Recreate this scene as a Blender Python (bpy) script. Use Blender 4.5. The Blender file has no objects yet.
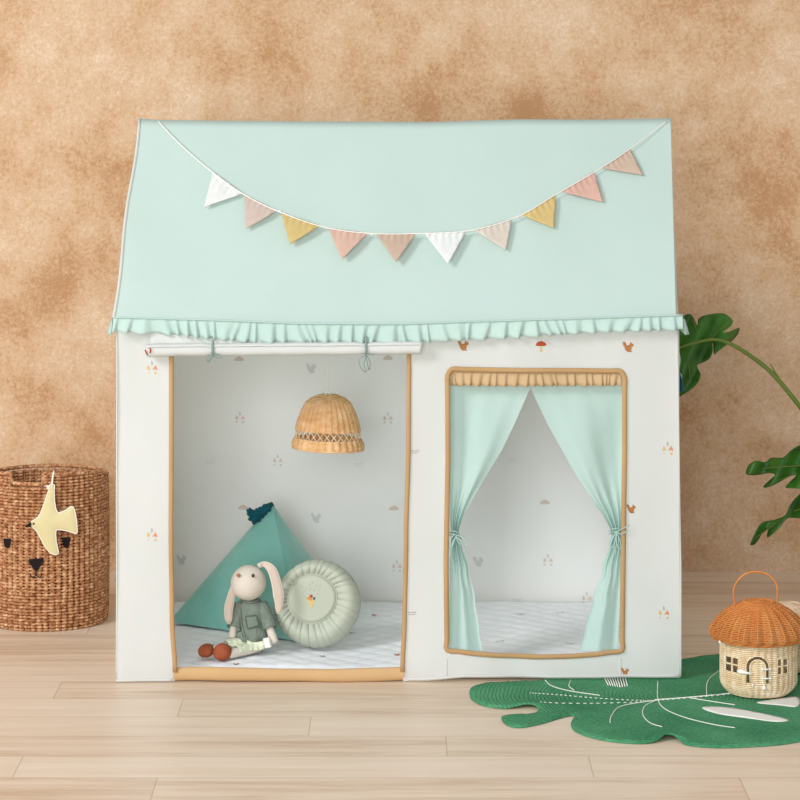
import bpy, bmesh, math, random
from mathutils import Vector, Matrix, noise
from mathutils.geometry import delaunay_2d_cdt
random.seed(7)
PI = math.pi
scene = bpy.context.scene
COL = scene.collection

# ------------------------------------------------------------------ camera constants
CY, CZ, F, PX0, PY0 = -6.0, 1.39, 2820.0, 400.0, 29.0
def at(px, py, Y):
    D = Y - CY
    return Vector(((px-PX0)/F*D, Y, CZ-(py-PY0)/F*D))
def on_floor(px, py, z=0.0):
    D = (CZ-z)*F/(py-PY0)
    return Vector(((px-PX0)/F*D, D+CY, z))
def interp(tab, x):
    if x <= tab[0][0]: return tab[0][1]
    for (a, b), (c, d) in zip(tab, tab[1:]):
        if x <= c:
            t = (x-a)/(c-a)
            return b+(d-b)*t
    return tab[-1][1]
def sinterp(tab, x):
    if x <= tab[0][0]: return tab[0][1]
    for (a, b), (c, d) in zip(tab, tab[1:]):
        if x <= c:
            t = (x-a)/(c-a); t = t*t*(3-2*t)
            return b+(d-b)*t
    return tab[-1][1]
def smooth_path(pts, n=8, closed=False):
    P = [Vector(p) for p in pts]; out = []
    N = len(P)
    rng = range(N if closed else N-1)
    for i in rng:
        if closed: p0, p1, p2, p3 = P[i-1], P[i], P[(i+1) % N], P[(i+2) % N]
        else: p0, p1, p2, p3 = P[max(i-1, 0)], P[i], P[i+1], P[min(i+2, N-1)]
        for k in range(n):
            t = k/n
            out.append(0.5*((2*p1)+(p2-p0)*t+(2*p0-5*p1+4*p2-p3)*t*t+(3*p1-p0-3*p2+p3)*t**3))
    if not closed: out.append(P[-1].copy())
    return out

# ------------------------------------------------------------------ materials
def srgb(c):
    def g(u):
        u /= 255.0
        return u/12.92 if u <= 0.04045 else ((u+0.055)/1.055)**2.4
    return (g(c[0]), g(c[1]), g(c[2]), 1.0)
def new_mat(name):
    m = bpy.data.materials.new(name); m.use_nodes = True
    nt = m.node_tree; nt.nodes.clear()
    out = nt.nodes.new('ShaderNodeOutputMaterial')
    return m, nt, out
def cloth(name, c1, c2=None, trans=0.0, scale=6, rough=0.9, sheen=0.0, bump=0.05, bscale=500, tcol=None, wrinkle=0.0, wscale=14):
    m, nt, out = new_mat(name)
    N, L = nt.nodes, nt.links
    b = N.new('ShaderNodeBsdfPrincipled')
    b.inputs['Roughness'].default_value = rough
    b.inputs['Specular IOR Level'].default_value = 0.15
    b.inputs['Sheen Weight'].default_value = sheen
    b.inputs['Sheen Roughness'].default_value = 0.4
    tc = N.new('ShaderNodeTexCoord')
    nz = N.new('ShaderNodeTexNoise'); nz.inputs['Scale'].default_value = scale; nz.inputs['Detail'].default_value = 4
    L.new(tc.outputs['Object'], nz.inputs['Vector'])
    rp = N.new('ShaderNodeValToRGB'); rp.color_ramp.elements[0].position = 0.3; rp.color_ramp.elements[1].position = 0.7
    rp.color_ramp.elements[0].color = srgb(c2 or tuple(int(x*0.965) for x in c1)); rp.color_ramp.elements[1].color = srgb(c1)
    L.new(nz.outputs['Fac'], rp.inputs['Fac']); L.new(rp.outputs['Color'], b.inputs['Base Color'])
    n2 = N.new('ShaderNodeTexNoise'); n2.inputs['Scale'].default_value = bscale
    L.new(tc.outputs['Object'], n2.inputs['Vector'])
    bp = N.new('ShaderNodeBump'); bp.inputs['Strength'].default_value = bump; bp.inputs['Distance'].default_value = 0.001
    L.new(n2.outputs['Fac'], bp.inputs['Height'])
    last = bp
    if wrinkle > 0:
        n3 = N.new('ShaderNodeTexNoise'); n3.inputs['Scale'].default_value = wscale; n3.inputs['Detail'].default_value = 2
        n3.inputs['Distortion'].default_value = 0.6
        L.new(tc.outputs['Object'], n3.inputs['Vector'])
        b3 = N.new('ShaderNodeBump'); b3.inputs['Strength'].default_value = 1.0; b3.inputs['Distance'].default_value = wrinkle
        L.new(n3.outputs['Fac'], b3.inputs['Height']); L.new(bp.outputs['Normal'], b3.inputs['Normal']); last = b3
    L.new(last.outputs['Normal'], b.inputs['Normal'])
    if trans > 0:
        t = N.new('ShaderNodeBsdfTranslucent')
        t.inputs['Color'].default_value = srgb(tcol or c1)
        mx = N.new('ShaderNodeMixShader'); mx.inputs[0].default_value = trans
        L.new(b.outputs[0], mx.inputs[1]); L.new(t.outputs[0], mx.inputs[2]); L.new(mx.outputs[0], out.inputs[0])
    else:
        L.new(b.outputs[0], out.inputs[0])
    return m
def plain(name, c, rough=0.6, spec=0.3):
    m, nt, out = new_mat(name)
    b = nt.nodes.new('ShaderNodeBsdfPrincipled'); b.inputs['Base Color'].default_value = srgb(c)
    b.inputs['Roughness'].default_value = rough; b.inputs['Specular IOR Level'].default_value = spec
    nt.links.new(b.outputs[0], out.inputs[0]); return m
def wicker(name, cols, scale=90, stretch=(1, 1, 3), rough=0.55):
    m, nt, out = new_mat(name); N, L = nt.nodes, nt.links
    b = N.new('ShaderNodeBsdfPrincipled'); b.inputs['Roughness'].default_value = rough; b.inputs['Specular IOR Level'].default_value = 0.3
    tc = N.new('ShaderNodeTexCoord'); mp = N.new('ShaderNodeMapping'); mp.inputs['Scale'].default_value = stretch
    nz = N.new('ShaderNodeTexNoise'); nz.inputs['Scale'].default_value = scale; nz.inputs['Detail'].default_value = 3; nz.inputs['Roughness'].default_value = 0.65
    rp = N.new('ShaderNodeValToRGB'); cr = rp.color_ramp
    cr.elements[0].position = 0.3; cr.elements[0].color = srgb(cols[0])
    cr.elements[1].position = 0.7; cr.elements[1].color = srgb(cols[-1])
    for i, c in enumerate(cols[1:-1]):
        e = cr.elements.new(0.3+0.4*(i+1)/(len(cols)-1)); e.color = srgb(c)
    L.new(tc.outputs['Object'], mp.inputs['Vector']); L.new(mp.outputs[0], nz.inputs['Vector'])
    L.new(nz.outputs['Fac'], rp.inputs['Fac']); L.new(rp.outputs['Color'], b.inputs['Base Color']); L.new(b.outputs[0], out.inputs[0])
    return m

M = {}
M['mint'] = cloth('mint_fabric', (211, 231, 224), (207, 228, 220), trans=0.3, wrinkle=0.0035, wscale=5)
M['mint_ruffle'] = cloth('mint_ruffle_fabric', (208, 230, 223), (202, 226, 218), trans=0.3)
M['white'] = cloth('white_cotton', (240, 241, 238), (235, 237, 234), trans=0.42, wrinkle=0.003, wscale=6)
M['white_in'] = cloth('white_lining_cotton', (233, 235, 233), (228, 231, 229), trans=0.45, wrinkle=0.006, wscale=4)
M['white_back'] = cloth('white_back_cotton', (233, 235, 233), (229, 232, 230), trans=0.08, wrinkle=0.006, wscale=4)
M['tan'] = cloth('tan_binding', (188, 153, 110), (177, 140, 97))
M['tan_ruffle'] = cloth('tan_ruffle_fabric', (200, 173, 136), (191, 162, 123))
M['curtain'] = cloth('mint_curtain_cotton', (205, 230, 224), (198, 225, 219), trans=0.35, wrinkle=0.002, wscale=12)
M['ribbon'] = cloth('grey_green_ribbon', (140, 158, 152), (124, 144, 138))
M['tan_sill'] = cloth('tan_sill_fabric', (204, 170, 126), (194, 158, 112))
M['mint_ribbon'] = cloth('mint_ribbon', (176, 206, 198), (160, 192, 184))
M['cord'] = cloth('white_cord', (236, 234, 226))
M['brown_print'] = plain('brown_print', (172, 118, 74), 0.9, 0.05)
M['red_print'] = plain('rust_print', (176, 80, 48), 0.9, 0.05)
M['peach_print'] = plain('peach_print', (214, 140, 112), 0.9, 0.05)
M['yellow_print'] = plain('straw_print', (208, 182, 122), 0.9, 0.05)
M['grey_print'] = plain('grey_print', (176, 182, 176), 0.9, 0.05)
M['dark_print'] = plain('charcoal_print', (92, 92, 92), 0.9, 0.05)
M['pale_brown'] = plain('faded_brown_print', (206, 192, 180), 0.9, 0.05)
M['pale_grey'] = plain('faded_grey_print', (203, 206, 204), 0.9, 0.05)
M['pale_peach'] = plain('faded_peach_print', (216, 198, 190), 0.9, 0.05)
M['quilt'] = cloth('quilted_white_cotton', (240, 241, 244), (232, 235, 240), wrinkle=0.002, wscale=30)
M['quilt_edge'] = cloth('mat_binding', (222, 196, 184))
M['teal'] = cloth('teal_velvet', (140, 194, 184), (108, 170, 158), sheen=0.5, scale=5, wrinkle=0.006, wscale=14)
M['petrol'] = cloth('petrol_velvet', (22, 92, 102), (10, 66, 78), sheen=0.2, scale=60)
M['sage'] = cloth('sage_cotton', (186, 191, 175), (177, 183, 167), wrinkle=0.001, wscale=40)
M['cream_plush'] = cloth('cream_plush', (216, 207, 194), (206, 196, 181), sheen=0.0, wrinkle=.0006, wscale=120, bump=0.4, bscale=900)
M['ear_pink'] = cloth('ear_lining', (204, 186, 172), (194, 175, 161))
M['coat'] = cloth('sage_green_corduroy', (128, 139, 127), (108, 121, 109), scale=50, wrinkle=0.003, wscale=70)
M['coat_dark'] = cloth('coat_seam', (86, 102, 90))
M['plaid'] = cloth('pale_green_check', (222, 226, 206), (186, 198, 164), scale=110)
M['rust'] = cloth('rust_felt', (160, 88, 58), (146, 76, 48), scale=60)
M['dark'] = plain('dark_bead', (52, 38, 30), 0.2, 0.5)
M['black_felt'] = cloth('black_felt', (34, 28, 26))
M['nose'] = cloth('nose_thread', (172, 118, 90))
M['yellow_felt'] = cloth('pale_yellow_felt', (214, 203, 158), (207, 194, 147))
M['white_felt'] = cloth('cream_piping', (240, 236, 222))
M['rattan'] = wicker('honey_rattan', [(206, 156, 104), (224, 180, 130), (236, 200, 156)], 30, (1, 1, 2))
M['seagrass'] = wicker('brown_seagrass', [(112, 68, 40), (158, 104, 66), (194, 144, 102), (226, 192, 152)], 95, (1, 1, 1.4), 0.75)
M['orange_wicker'] = wicker('orange_wicker', [(190, 112, 52), (206, 130, 66), (218, 148, 84)], 14, (1,1,1))
M['straw'] = wicker('straw_wicker', [(214, 184, 142), (232, 210, 174), (242, 228, 202)], 40, (1, 1, 1.5))
M['pale_wicker'] = wicker('beige_wicker', [(208, 176, 136), (226, 200, 166), (236, 214, 184)], 60)
M['bead'] = plain('white_wood_bead', (240, 236, 226), 0.5)
M['stem'] = cloth('green_stem', (116, 134, 66), (96, 116, 50), rough=0.5)
def rope_bump():
    m, nt, out = new_mat('green_crochet'); N, L = nt.nodes, nt.links
    b = N.new('ShaderNodeBsdfPrincipled'); b.inputs['Roughness'].default_value = 0.95; b.inputs['Specular IOR Level'].default_value = 0.1
    tc = N.new('ShaderNodeTexCoord')
    nz = N.new('ShaderNodeTexNoise'); nz.inputs['Scale'].default_value = 160; nz.inputs['Detail'].default_value = 3
    nb = N.new('ShaderNodeTexNoise'); nb.inputs['Scale'].default_value = 6
    L.new(tc.outputs['Object'], nz.inputs['Vector']); L.new(tc.outputs['Object'], nb.inputs['Vector'])
    ad = N.new('ShaderNodeMath'); ad.operation = 'MULTIPLY_ADD'; ad.inputs[1].default_value = 0.5
    L.new(nz.outputs['Fac'], ad.inputs[0]); 
    ml = N.new('ShaderNodeMath'); ml.operation = 'MULTIPLY'; ml.inputs[1].default_value = 0.5
    L.new(nb.outputs['Fac'], ml.inputs[0]); L.new(ml.outputs[0], ad.inputs[2])
    rp = N.new('ShaderNodeValToRGB'); rp.color_ramp.elements[0].position = 0.35; rp.color_ramp.elements[1].position = 0.65
    rp.color_ramp.elements[0].color = srgb((54, 118, 80)); rp.color_ramp.elements[1].color = srgb((92, 158, 116))
    L.new(ad.outputs[0], rp.inputs['Fac']); L.new(rp.outputs['Color'], b.inputs['Base Color'])
    wv = N.new('ShaderNodeTexWave'); wv.wave_type = 'RINGS'; wv.rings_direction = 'Z'; wv.inputs['Scale'].default_value = 38
    wv.inputs['Distortion'].default_value = 6; wv.inputs['Detail Scale'].default_value = 0.4
    L.new(tc.outputs['Object'], wv.inputs['Vector'])
    bp = N.new('ShaderNodeBump'); bp.inputs['Strength'].default_value = 0.6; bp.inputs['Distance'].default_value = 0.002
    L.new(wv.outputs['Fac'], bp.inputs['Height'])
    b2 = N.new('ShaderNodeBump'); b2.inputs['Strength'].default_value = 0.5; b2.inputs['Distance'].default_value = 0.002
    L.new(nz.outputs['Fac'], b2.inputs['Height']); L.new(bp.outputs['Normal'], b2.inputs['Normal'])
    L.new(b2.outputs['Normal'], b.inputs['Normal']); L.new(b.outputs[0], out.inputs[0])
    return m
M['rug'] = rope_bump()
def leaf_mat():
    m, nt, out = new_mat('glossy_leaf'); N, L = nt.nodes, nt.links
    b = N.new('ShaderNodeBsdfPrincipled'); b.inputs['Roughness'].default_value = 0.38
    tc = N.new('ShaderNodeTexCoord')
    nz = N.new('ShaderNodeTexNoise'); nz.inputs['Scale'].default_value = 14; nz.inputs['Detail'].default_value = 3
    L.new(tc.outputs['Object'], nz.inputs['Vector'])
    rp = N.new('ShaderNodeValToRGB'); rp.color_ramp.elements[0].position = 0.3; rp.color_ramp.elements[1].position = 0.7
    rp.color_ramp.elements[0].color = srgb((32, 80, 18)); rp.color_ramp.elements[1].color = srgb((74, 136, 36))
    L.new(nz.outputs['Fac'], rp.inputs['Fac']); L.new(rp.outputs['Color'], b.inputs['Base Color'])
    t = N.new('ShaderNodeBsdfTranslucent'); t.inputs['Color'].default_value = srgb((90, 160, 20))
    mx = N.new('ShaderNodeMixShader'); mx.inputs[0].default_value = 0.15
    L.new(b.outputs[0], mx.inputs[1]); L.new(t.outputs[0], mx.inputs[2]); L.new(mx.outputs[0], out.inputs[0])
    return m
M['leaf'] = leaf_mat()
M['pot'] = cloth('clay_pot', (214, 200, 184), rough=0.8)
M['soil'] = cloth('soil', (70, 50, 36), bump=1.0, bscale=80)

# ------------------------------------------------------------------ mesh builder
WORLD = {}
class MB:
    def __init__(s): s.v, s.f, s.m = [], [], []
    def add(s, verts, faces, mat=0):
        o = len(s.v); s.v += [Vector(p) for p in verts]
        for f in faces: s.f.append([i+o for i in f]); s.m.append(mat)
    def grid(s, fn, nu, nv, mat=0, wrap=False):
        vs = [fn(i/nu, j/nv) for j in range(nv+1) for i in range(nu if wrap else nu+1)]
        w = nu if wrap else nu+1
        fs = []
        for j in range(nv):
            for i in range(nu):
                a = j*w+i; b = j*w+((i+1) % w if wrap else i+1)
                fs.append((a, b, b+w, a+w))
        s.add(vs, fs, mat)
    def tube(s, pts, r, seg=8, mat=0, closed=False, cap=True, flat=1.0, up=None):
        P = [Vector(p) for p in pts]; n = len(P)
        if n < 2: return
        vs, fs = [], []
        u = None
        for i in range(n):
            if closed: t = P[(i+1) % n]-P[i-1]
            else: t = P[min(i+1, n-1)]-P[max(i-1, 0)]
            if t.length < 1e-9: t = Vector((0, 0, 1))
            t.normalize()
            if up is not None: u = Vector(up)-t*t.dot(Vector(up))
            elif u is None:
                a = Vector((0, 0, 1)) if abs(t.z) < 0.9 else Vector((1, 0, 0))
                u = a-t*t.dot(a)
            else: u = u-t*t.dot(u)
            if u.length < 1e-6: u = t.orthogonal()
            u.normalize(); w = t.cross(u)
            rr = r(i/(n-1)) if callable(r) else (r[i] if isinstance(r, (list, tuple)) else r)
            for k in range(seg):
                a = 2*PI*k/seg
                vs.append(P[i]+u*(math.cos(a)*rr*flat)+w*(math.sin(a)*rr))
        for i in range(n if closed else n-1):
            a = i*seg; b = ((i+1) % n)*seg
            for k in range(seg):
                k2 = (k+1) % seg
                fs.append((a+k, b+k, b+k2, a+k2)[::-1])
        if cap and not closed:
            fs.append(tuple(range(seg))); fs.append(tuple(reversed(range((n-1)*seg, n*seg))))
        s.add(vs, fs, mat)
    def blob(s, c, rad, rot=None, nu=20, nv=12, mat=0, fn=None):
        c = Vector(c); R = rot or Matrix.Identity(3)
        vs = []; fs = []
        for j in range(nv+1):
            ph = PI*j/nv
            for i in range(nu):
                th = 2*PI*i/nu
                d = Vector((math.sin(ph)*math.cos(th), math.sin(ph)*math.sin(th), math.cos(ph)))
                k = fn(d) if fn else 1.0
                vs.append(c+R @ Vector((d.x*rad[0]*k, d.y*rad[1]*k, d.z*rad[2]*k)))
        for j in range(nv):
            for i in range(nu):
                a = j*nu+i; b = j*nu+(i+1) % nu
                fs.append((a, a+nu, b+nu, b))
        s.add(vs, fs, mat)
    def shape(s, outline, fn, step, mat=0, holes=(), flip=False):
        vs, ts = cdt(outline, holes, step)
        s.add([fn(p[0], p[1]) for p in vs], [t[::-1] if flip else t for t in ts], mat)
    def build(s, name, mats, parent=None, origin=None, smooth=True, solid=0, offset=0, sub=0, weld=True, bevel=0):
        me = bpy.data.meshes.new(name)
        if origin is None:
            xs = [p.x for p in s.v]; ys = [p.y for p in s.v]; zs = [p.z for p in s.v]
            origin = Vector(((min(xs)+max(xs))/2, (min(ys)+max(ys))/2, min(zs)))
        origin = Vector(origin)
        me.from_pydata([p-origin for p in s.v], [], s.f)
        if not isinstance(mats, (list, tuple)): mats = [mats]
        for m in mats: me.materials.append(M[m] if isinstance(m, str) else m)
        me.polygons.foreach_set('material_index', s.m)
        me.polygons.foreach_set('use_smooth', [smooth]*len(me.polygons))
        bm = bmesh.new(); bm.from_mesh(me)
        if weld: bmesh.ops.remove_doubles(bm, verts=bm.verts, dist=0.00008)
        bmesh.ops.recalc_face_normals(bm, faces=bm.faces)
        bm.to_mesh(me); bm.free()
        o = bpy.data.objects.new(name, me); COL.objects.link(o)
        pw = WORLD[parent.name] if parent else Vector((0, 0, 0))
        o.location = origin-pw
        if parent: o.parent = parent
        WORLD[o.name] = origin
        if solid:
            md = o.modifiers.new('Solidify', 'SOLIDIFY'); md.thickness = solid; md.offset = offset
        if bevel:
            md = o.modifiers.new('Bevel', 'BEVEL'); md.width = bevel; md.segments = 2
        if sub:
            md = o.modifiers.new('Subdivision', 'SUBSURF'); md.levels = sub; md.render_levels = sub
        return o
def inside(poly, x, y):
    c = False; n = len(poly); j = n-1
    for i in range(n):
        xi, yi = poly[i]; xj, yj = poly[j]
        if (yi > y) != (yj > y) and x < (xj-xi)*(y-yi)/(yj-yi)+xi: c = not c
        j = i
    return c
def edist(poly, x, y):
    best = 1e9; n = len(poly)
    for i in range(n):
        ax, ay = poly[i]; bx, by = poly[(i+1) % n]
        dx, dy = bx-ax, by-ay; L = dx*dx+dy*dy
        t = 0 if L == 0 else max(0, min(1, ((x-ax)*dx+(y-ay)*dy)/L))
        d = math.hypot(x-ax-t*dx, y-ay-t*dy)
        if d < best: best = d
    return best
def dens(poly, step):
    out = []; n = len(poly)
    for i in range(n):
        a, b = poly[i], poly[(i+1) % n]
        k = max(1, int(math.hypot(b[0]-a[0], b[1]-a[1])/step))
        for q in range(k): out.append((a[0]+(b[0]-a[0])*q/k, a[1]+(b[1]-a[1])*q/k))
    return out
def cdt(outline, holes, step):
    loops = [dens([(p[0], p[1]) for p in outline], step)]+[dens([(p[0], p[1]) for p in h], step) for h in holes]
    pts, edges = [], []
    for lp in loops:
        o = len(pts); pts += lp
        edges += [(o+i, o+(i+1) % len(lp)) for i in range(len(lp))]
    xs = [p[0] for p in loops[0]]; ys = [p[1] for p in loops[0]]
    x = min(xs); r = 0
    while x < max(xs):
        y = min(ys)+(step*0.5 if r % 2 else 0)
        while y < max(ys):
            if inside(loops[0], x, y) and not any(inside(h, x, y) for h in loops[1:]):
                if all(edist(l, x, y) > step*0.45 for l in loops): pts.append((x, y))
            y += step
        x += step*0.87; r += 1
    vs, es, fs, _, _, _ = delaunay_2d_cdt([Vector(p) for p in pts], edges, [], 1, 1e-7)
    out = []
    for f in fs:
        cx = sum(vs[i].x for i in f)/len(f); cy = sum(vs[i].y for i in f)/len(f)
        if inside(loops[0], cx, cy) and not any(inside(h, cx, cy) for h in loops[1:]): out.append(list(f))
    return [(v.x, v.y) for v in vs], out

def thing(name, label, cat, loc, group=None):
    o = bpy.data.objects.new(name, None); COL.objects.link(o)
    o.empty_display_size = 0.05
    o.location = loc; WORLD[o.name] = Vector(loc)
    o['label'] = label; o['category'] = cat
    if group: o['group'] = group
    return o
def tag(o, label, cat, group=None):
    o['label'] = label; o['category'] = cat
    if group: o['group'] = group
def lab(o, s): o['label'] = s; return o

# ------------------------------------------------------------------ setting
def make_floor():
    m, nt, out = new_mat('light_plank_floor'); N, L = nt.nodes, nt.links
    b = N.new('ShaderNodeBsdfPrincipled'); b.inputs['Roughness'].default_value = 0.42; b.inputs['Specular IOR Level'].default_value = 0.35
    g = N.new('ShaderNodeNewGeometry'); sp = N.new('ShaderNodeSeparateXYZ'); L.new(g.outputs['Position'], sp.inputs[0])
    def mt(op, a, b_=None, c=None):
        n = N.new('ShaderNodeMath'); n.operation = op
        for i, v in enumerate((a, b_, c)):
            if v is None: continue
            if isinstance(v, (int, float)): n.inputs[i].default_value = v
            else: L.new(v, n.inputs[i])
        return n.outputs[0]
    PW, PL = 0.1545, 1.08
    yr = mt('DIVIDE', mt('ADD', sp.outputs['Y'], 0.765+PW*20), PW)
    row = mt('FLOOR', yr); fy = mt('FRACT', yr)
    xr = mt('DIVIDE', mt('ADD', mt('ADD', sp.outputs['X'], 0.72-.27*24+PL*10), mt('MULTIPLY', row, 0.27)), PL)
    colm = mt('FLOOR', xr); fx = mt('FRACT', xr)
    pid = mt('ADD', mt('MULTIPLY', row, 7.31), mt('MULTIPLY', colm, 3.17))
    w2 = N.new('ShaderNodeTexWhiteNoise'); w2.noise_dimensions = '1D'; L.new(pid, w2.inputs['W'])
    ey = mt('MULTIPLY', mt('MINIMUM', fy, mt('SUBTRACT', 1.0, fy)), PW)
    ex = mt('MULTIPLY', mt('MINIMUM', fx, mt('SUBTRACT', 1.0, fx)), PL)
    e = mt('MINIMUM', mt('MULTIPLY', ey, 0.8), ex)
    seam = mt('LESS_THAN', e, 0.0011)
    cb = N.new('ShaderNodeCombineXYZ'); L.new(mt('MULTIPLY', sp.outputs['X'], 1.6), cb.inputs[0]); L.new(mt('MULTIPLY', sp.outputs['Y'], 16.0), cb.inputs[1]); L.new(mt('MULTIPLY', w2.outputs['Value'], 30.0), cb.inputs[2])
    nz = N.new('ShaderNodeTexNoise'); nz.inputs['Scale'].default_value = 1.6; nz.inputs['Detail'].default_value = 6; nz.inputs['Roughness'].default_value = 0.6; nz.inputs['Distortion'].default_value = 0.5
    L.new(cb.outputs[0], nz.inputs['Vector'])
    fac = mt('ADD', mt('MULTIPLY', nz.outputs['Fac'], 0.8), mt('MULTIPLY', w2.outputs['Value'], 0.2))
    rp = N.new('ShaderNodeValToRGB'); cr = rp.color_ramp
    cr.elements[0].position = 0.28; cr.elements[0].color = srgb((203, 174, 146))
    cr.elements[1].position = 0.72; cr.elements[1].color = srgb((234, 216, 195))
    el = cr.elements.new(0.48); el.color = srgb((226, 204, 180))
    L.new(fac, rp.inputs['Fac'])
    mx = N.new('ShaderNodeMix'); mx.data_type = 'RGBA'
    L.new(mt('MULTIPLY', seam, 0.38), mx.inputs[0]); L.new(rp.outputs['Color'], mx.inputs[6]); mx.inputs[7].default_value = srgb((120, 84, 56))
    L.new(mx.outputs[2], b.inputs['Base Color'])
    bp = N.new('ShaderNodeBump'); bp.inputs['Strength'].default_value = 0.15; bp.inputs['Distance'].default_value = 0.002
    L.new(nz.outputs['Fac'], bp.inputs['Height']); L.new(bp.outputs['Normal'], b.inputs['Normal'])
    L.new(b.outputs[0], out.inputs[0])
    mb = MB()
    x0, x1, y0, y1 = -3.5, 3.5, -3.0, 1.22
    mb.add([(x0, y0, 0), (x1, y0, 0), (x1, y1, 0), (x0, y1, 0), (x0, y0, -.05), (x1, y0, -.05), (x1, y1, -.05), (x0, y1, -.05)],
           [(0, 1, 2, 3), (7, 6, 5, 4), (0, 4, 5, 1), (1, 5, 6, 2), (2, 6, 7, 3), (3, 7, 4, 0)])
    o = mb.build('floor', m, smooth=False, origin=(0, 0, 0)); o['kind'] = 'structure'
def make_wall():
    m, nt, out = new_mat('mottled_tan_plaster'); N, L = nt.nodes, nt.links
    b = N.new('ShaderNodeBsdfPrincipled'); b.inputs['Roughness'].default_value = 0.95; b.inputs['Specular IOR Level'].default_value = 0.1
    g = N.new('ShaderNodeTexCoord')
    def nz(scale, det=5, rough=0.6, dist=0.0, off=0):
        mp = N.new('ShaderNodeMapping'); mp.inputs['Location'].default_value = (off, off*0.7, off*1.3); L.new(g.outputs['Object'], mp.inputs[0])
        n = N.new('ShaderNodeTexNoise'); n.inputs['Scale'].default_value = scale; n.inputs['Detail'].default_value = det; n.inputs['Roughness'].default_value = rough; n.inputs['Distortion'].default_value = dist
        L.new(mp.outputs[0], n.inputs['Vector']); return n.outputs['Fac']
    def mt(op, a, b_):
        n = N.new('ShaderNodeMath'); n.operation = op
        for i, v in enumerate((a, b_)):
            if isinstance(v, (int, float)): n.inputs[i].default_value = v
            else: L.new(v, n.inputs[i])
        return n.outputs[0]
    big = nz(2.6, 4, 0.6, 0.2, 3.1); mid = nz(9, 6, 0.7, 0.1, 1.7); fine = nz(110, 4, 0.8, 0.6, 0.4)
    f = mt('ADD', mt('MULTIPLY', mt('SUBTRACT', mt('MULTIPLY', big, 1.12), 0.05), 0.48), mt('ADD', mt('MULTIPLY', mid, 0.32), mt('SUBTRACT', mt('MULTIPLY', fine, 0.42), 0.11)))
    rp = N.new('ShaderNodeValToRGB'); cr = rp.color_ramp
    cr.elements[0].position = 0.40; cr.elements[0].color = srgb((182, 139, 100))
    cr.elements[1].position = 0.68; cr.elements[1].color = srgb((231, 210, 186))
    e = cr.elements.new(0.485); e.color = srgb((202, 166, 130))
    e = cr.elements.new(0.575); e.color = srgb((214, 185, 154))
    L.new(f, rp.inputs['Fac']); L.new(rp.outputs['Color'], b.inputs['Base Color'])
    bp = N.new('ShaderNodeBump'); bp.inputs['Strength'].default_value = 0.4; bp.inputs['Distance'].default_value = 0.004
    L.new(fine, bp.inputs['Height']); L.new(bp.outputs['Normal'], b.inputs['Normal']); L.new(b.outputs[0], out.inputs[0])
    mb = MB()
    x0, x1, y0, y1, z1 = -3.5, 3.5, 1.22, 1.28, 2.6
    mb.add([(x0, y0, 0), (x1, y0, 0), (x1, y1, 0), (x0, y1, 0), (x0, y0, z1), (x1, y0, z1), (x1, y1, z1), (x0, y1, z1)],
           [(0, 1, 5, 4), (1, 2, 6, 5), (2, 3, 7, 6), (3, 0, 4, 7), (4, 5, 6, 7), (3, 2, 1, 0)])
    o = mb.build('wall_back', m, smooth=False, origin=(0, 1.22, 0)); o['kind'] = 'structure'
make_floor(); make_wall()

# ------------------------------------------------------------------ printed motifs (flat printed shapes in a cloth's own mesh)
def circ(cx, cy, rx, ry=None, n=10, a0=0, a1=2*PI):
    ry = ry or rx
    full = abs(a1-a0-2*PI) < 1e-6
    k = n if full else n+1
    return [(cx+rx*math.cos(a0+(a1-a0)*i/n), cy+ry*math.sin(a0+(a1-a0)*i/n)) for i in range(k)]
def motif(kind, s=1.0, faded=False):
    """list of (polygon, colour key), about 0.024 m wide at s = 1"""
    u = 0.024*s
    if kind == 'squirrel':
        c = 'pale_grey' if faded else 'brown_print'
        P = [([(-.5, .42), (-.36, .52), (-.2, .4), (-.1, .1), (-.08, -.2), (-.25, -.3), (-.33, 0), (-.42, .12)], c),
             (circ(.05, -.15, .3, .33), c), (circ(.32, .17, .21, .18), c), ([(.18, .3), (.22, .52), (.34, .34)], c), ([(.12, -.3), (.4, -.42), (.34, -.48), (-.1, -.48)], c)]
    elif kind == 'mushroom':
        P = [([(-.5, .05), (-.42, .25), (-.2, .42), (.1, .45), (.38, .28), (.5, .08), (.2, .0), (-.2, .0)], 'pale_brown' if faded else 'red_print'),
             ([(-.07, 0), (.07, 0), (.1, -.5), (-.1, -.5)], 'pale_grey' if faded else 'yellow_print')]
        if faded: P = P[:1]
    elif kind == 'tents':
        a, b, c, d = ('pale_brown', 'pale_peach', 'pale_grey', 'pale_grey') if faded else ('yellow_print', 'peach_print', 'grey_print', 'yellow_print')
        P = [([(-.48, -.1), (-.4, .25), (-.22, .1), (-.2, -.15), (-.35, -.2)], a),
             ([(.02, -.18), (.28, .25), (.42, .05), (.48, -.2), (.2, -.12)], b),
             ([(-.12, .28), (-.1, .6), (.02, .62), (.1, .35), (0, .22)], c),
             (circ(.3, -.45, .12), d), (circ(-.35, -.42, .1), 'pale_peach')]
    else:
        c = 'pale_grey' if faded else 'dark_print'
        P = []
        for j in range(2):
            for i in range(5-j):
                P.append((circ(-.4+i*.2+j*.1, .1-j*.22+(.05 if i > 2 else 0), .045, .07, 6), c))
    return [([(x*u, y*u) for x, y in pl], c) for pl, c in P]
def stamp(mb, mats, cx, cz, kind, surf, s=1.0, faded=False, rot=0.0):
    ca, sa = math.cos(rot), math.sin(rot)
    for pl, c in motif(kind, s, faded):
        q = [(cx+x*ca-y*sa, cz+x*sa+y*ca) for x, y in pl]
        if c not in mats: mats.append(c)
        vs, ts = cdt(q, [], 0.006)
        mb.add([surf(p[0], p[1]) for p in vs], ts, mats.index(c))

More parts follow.
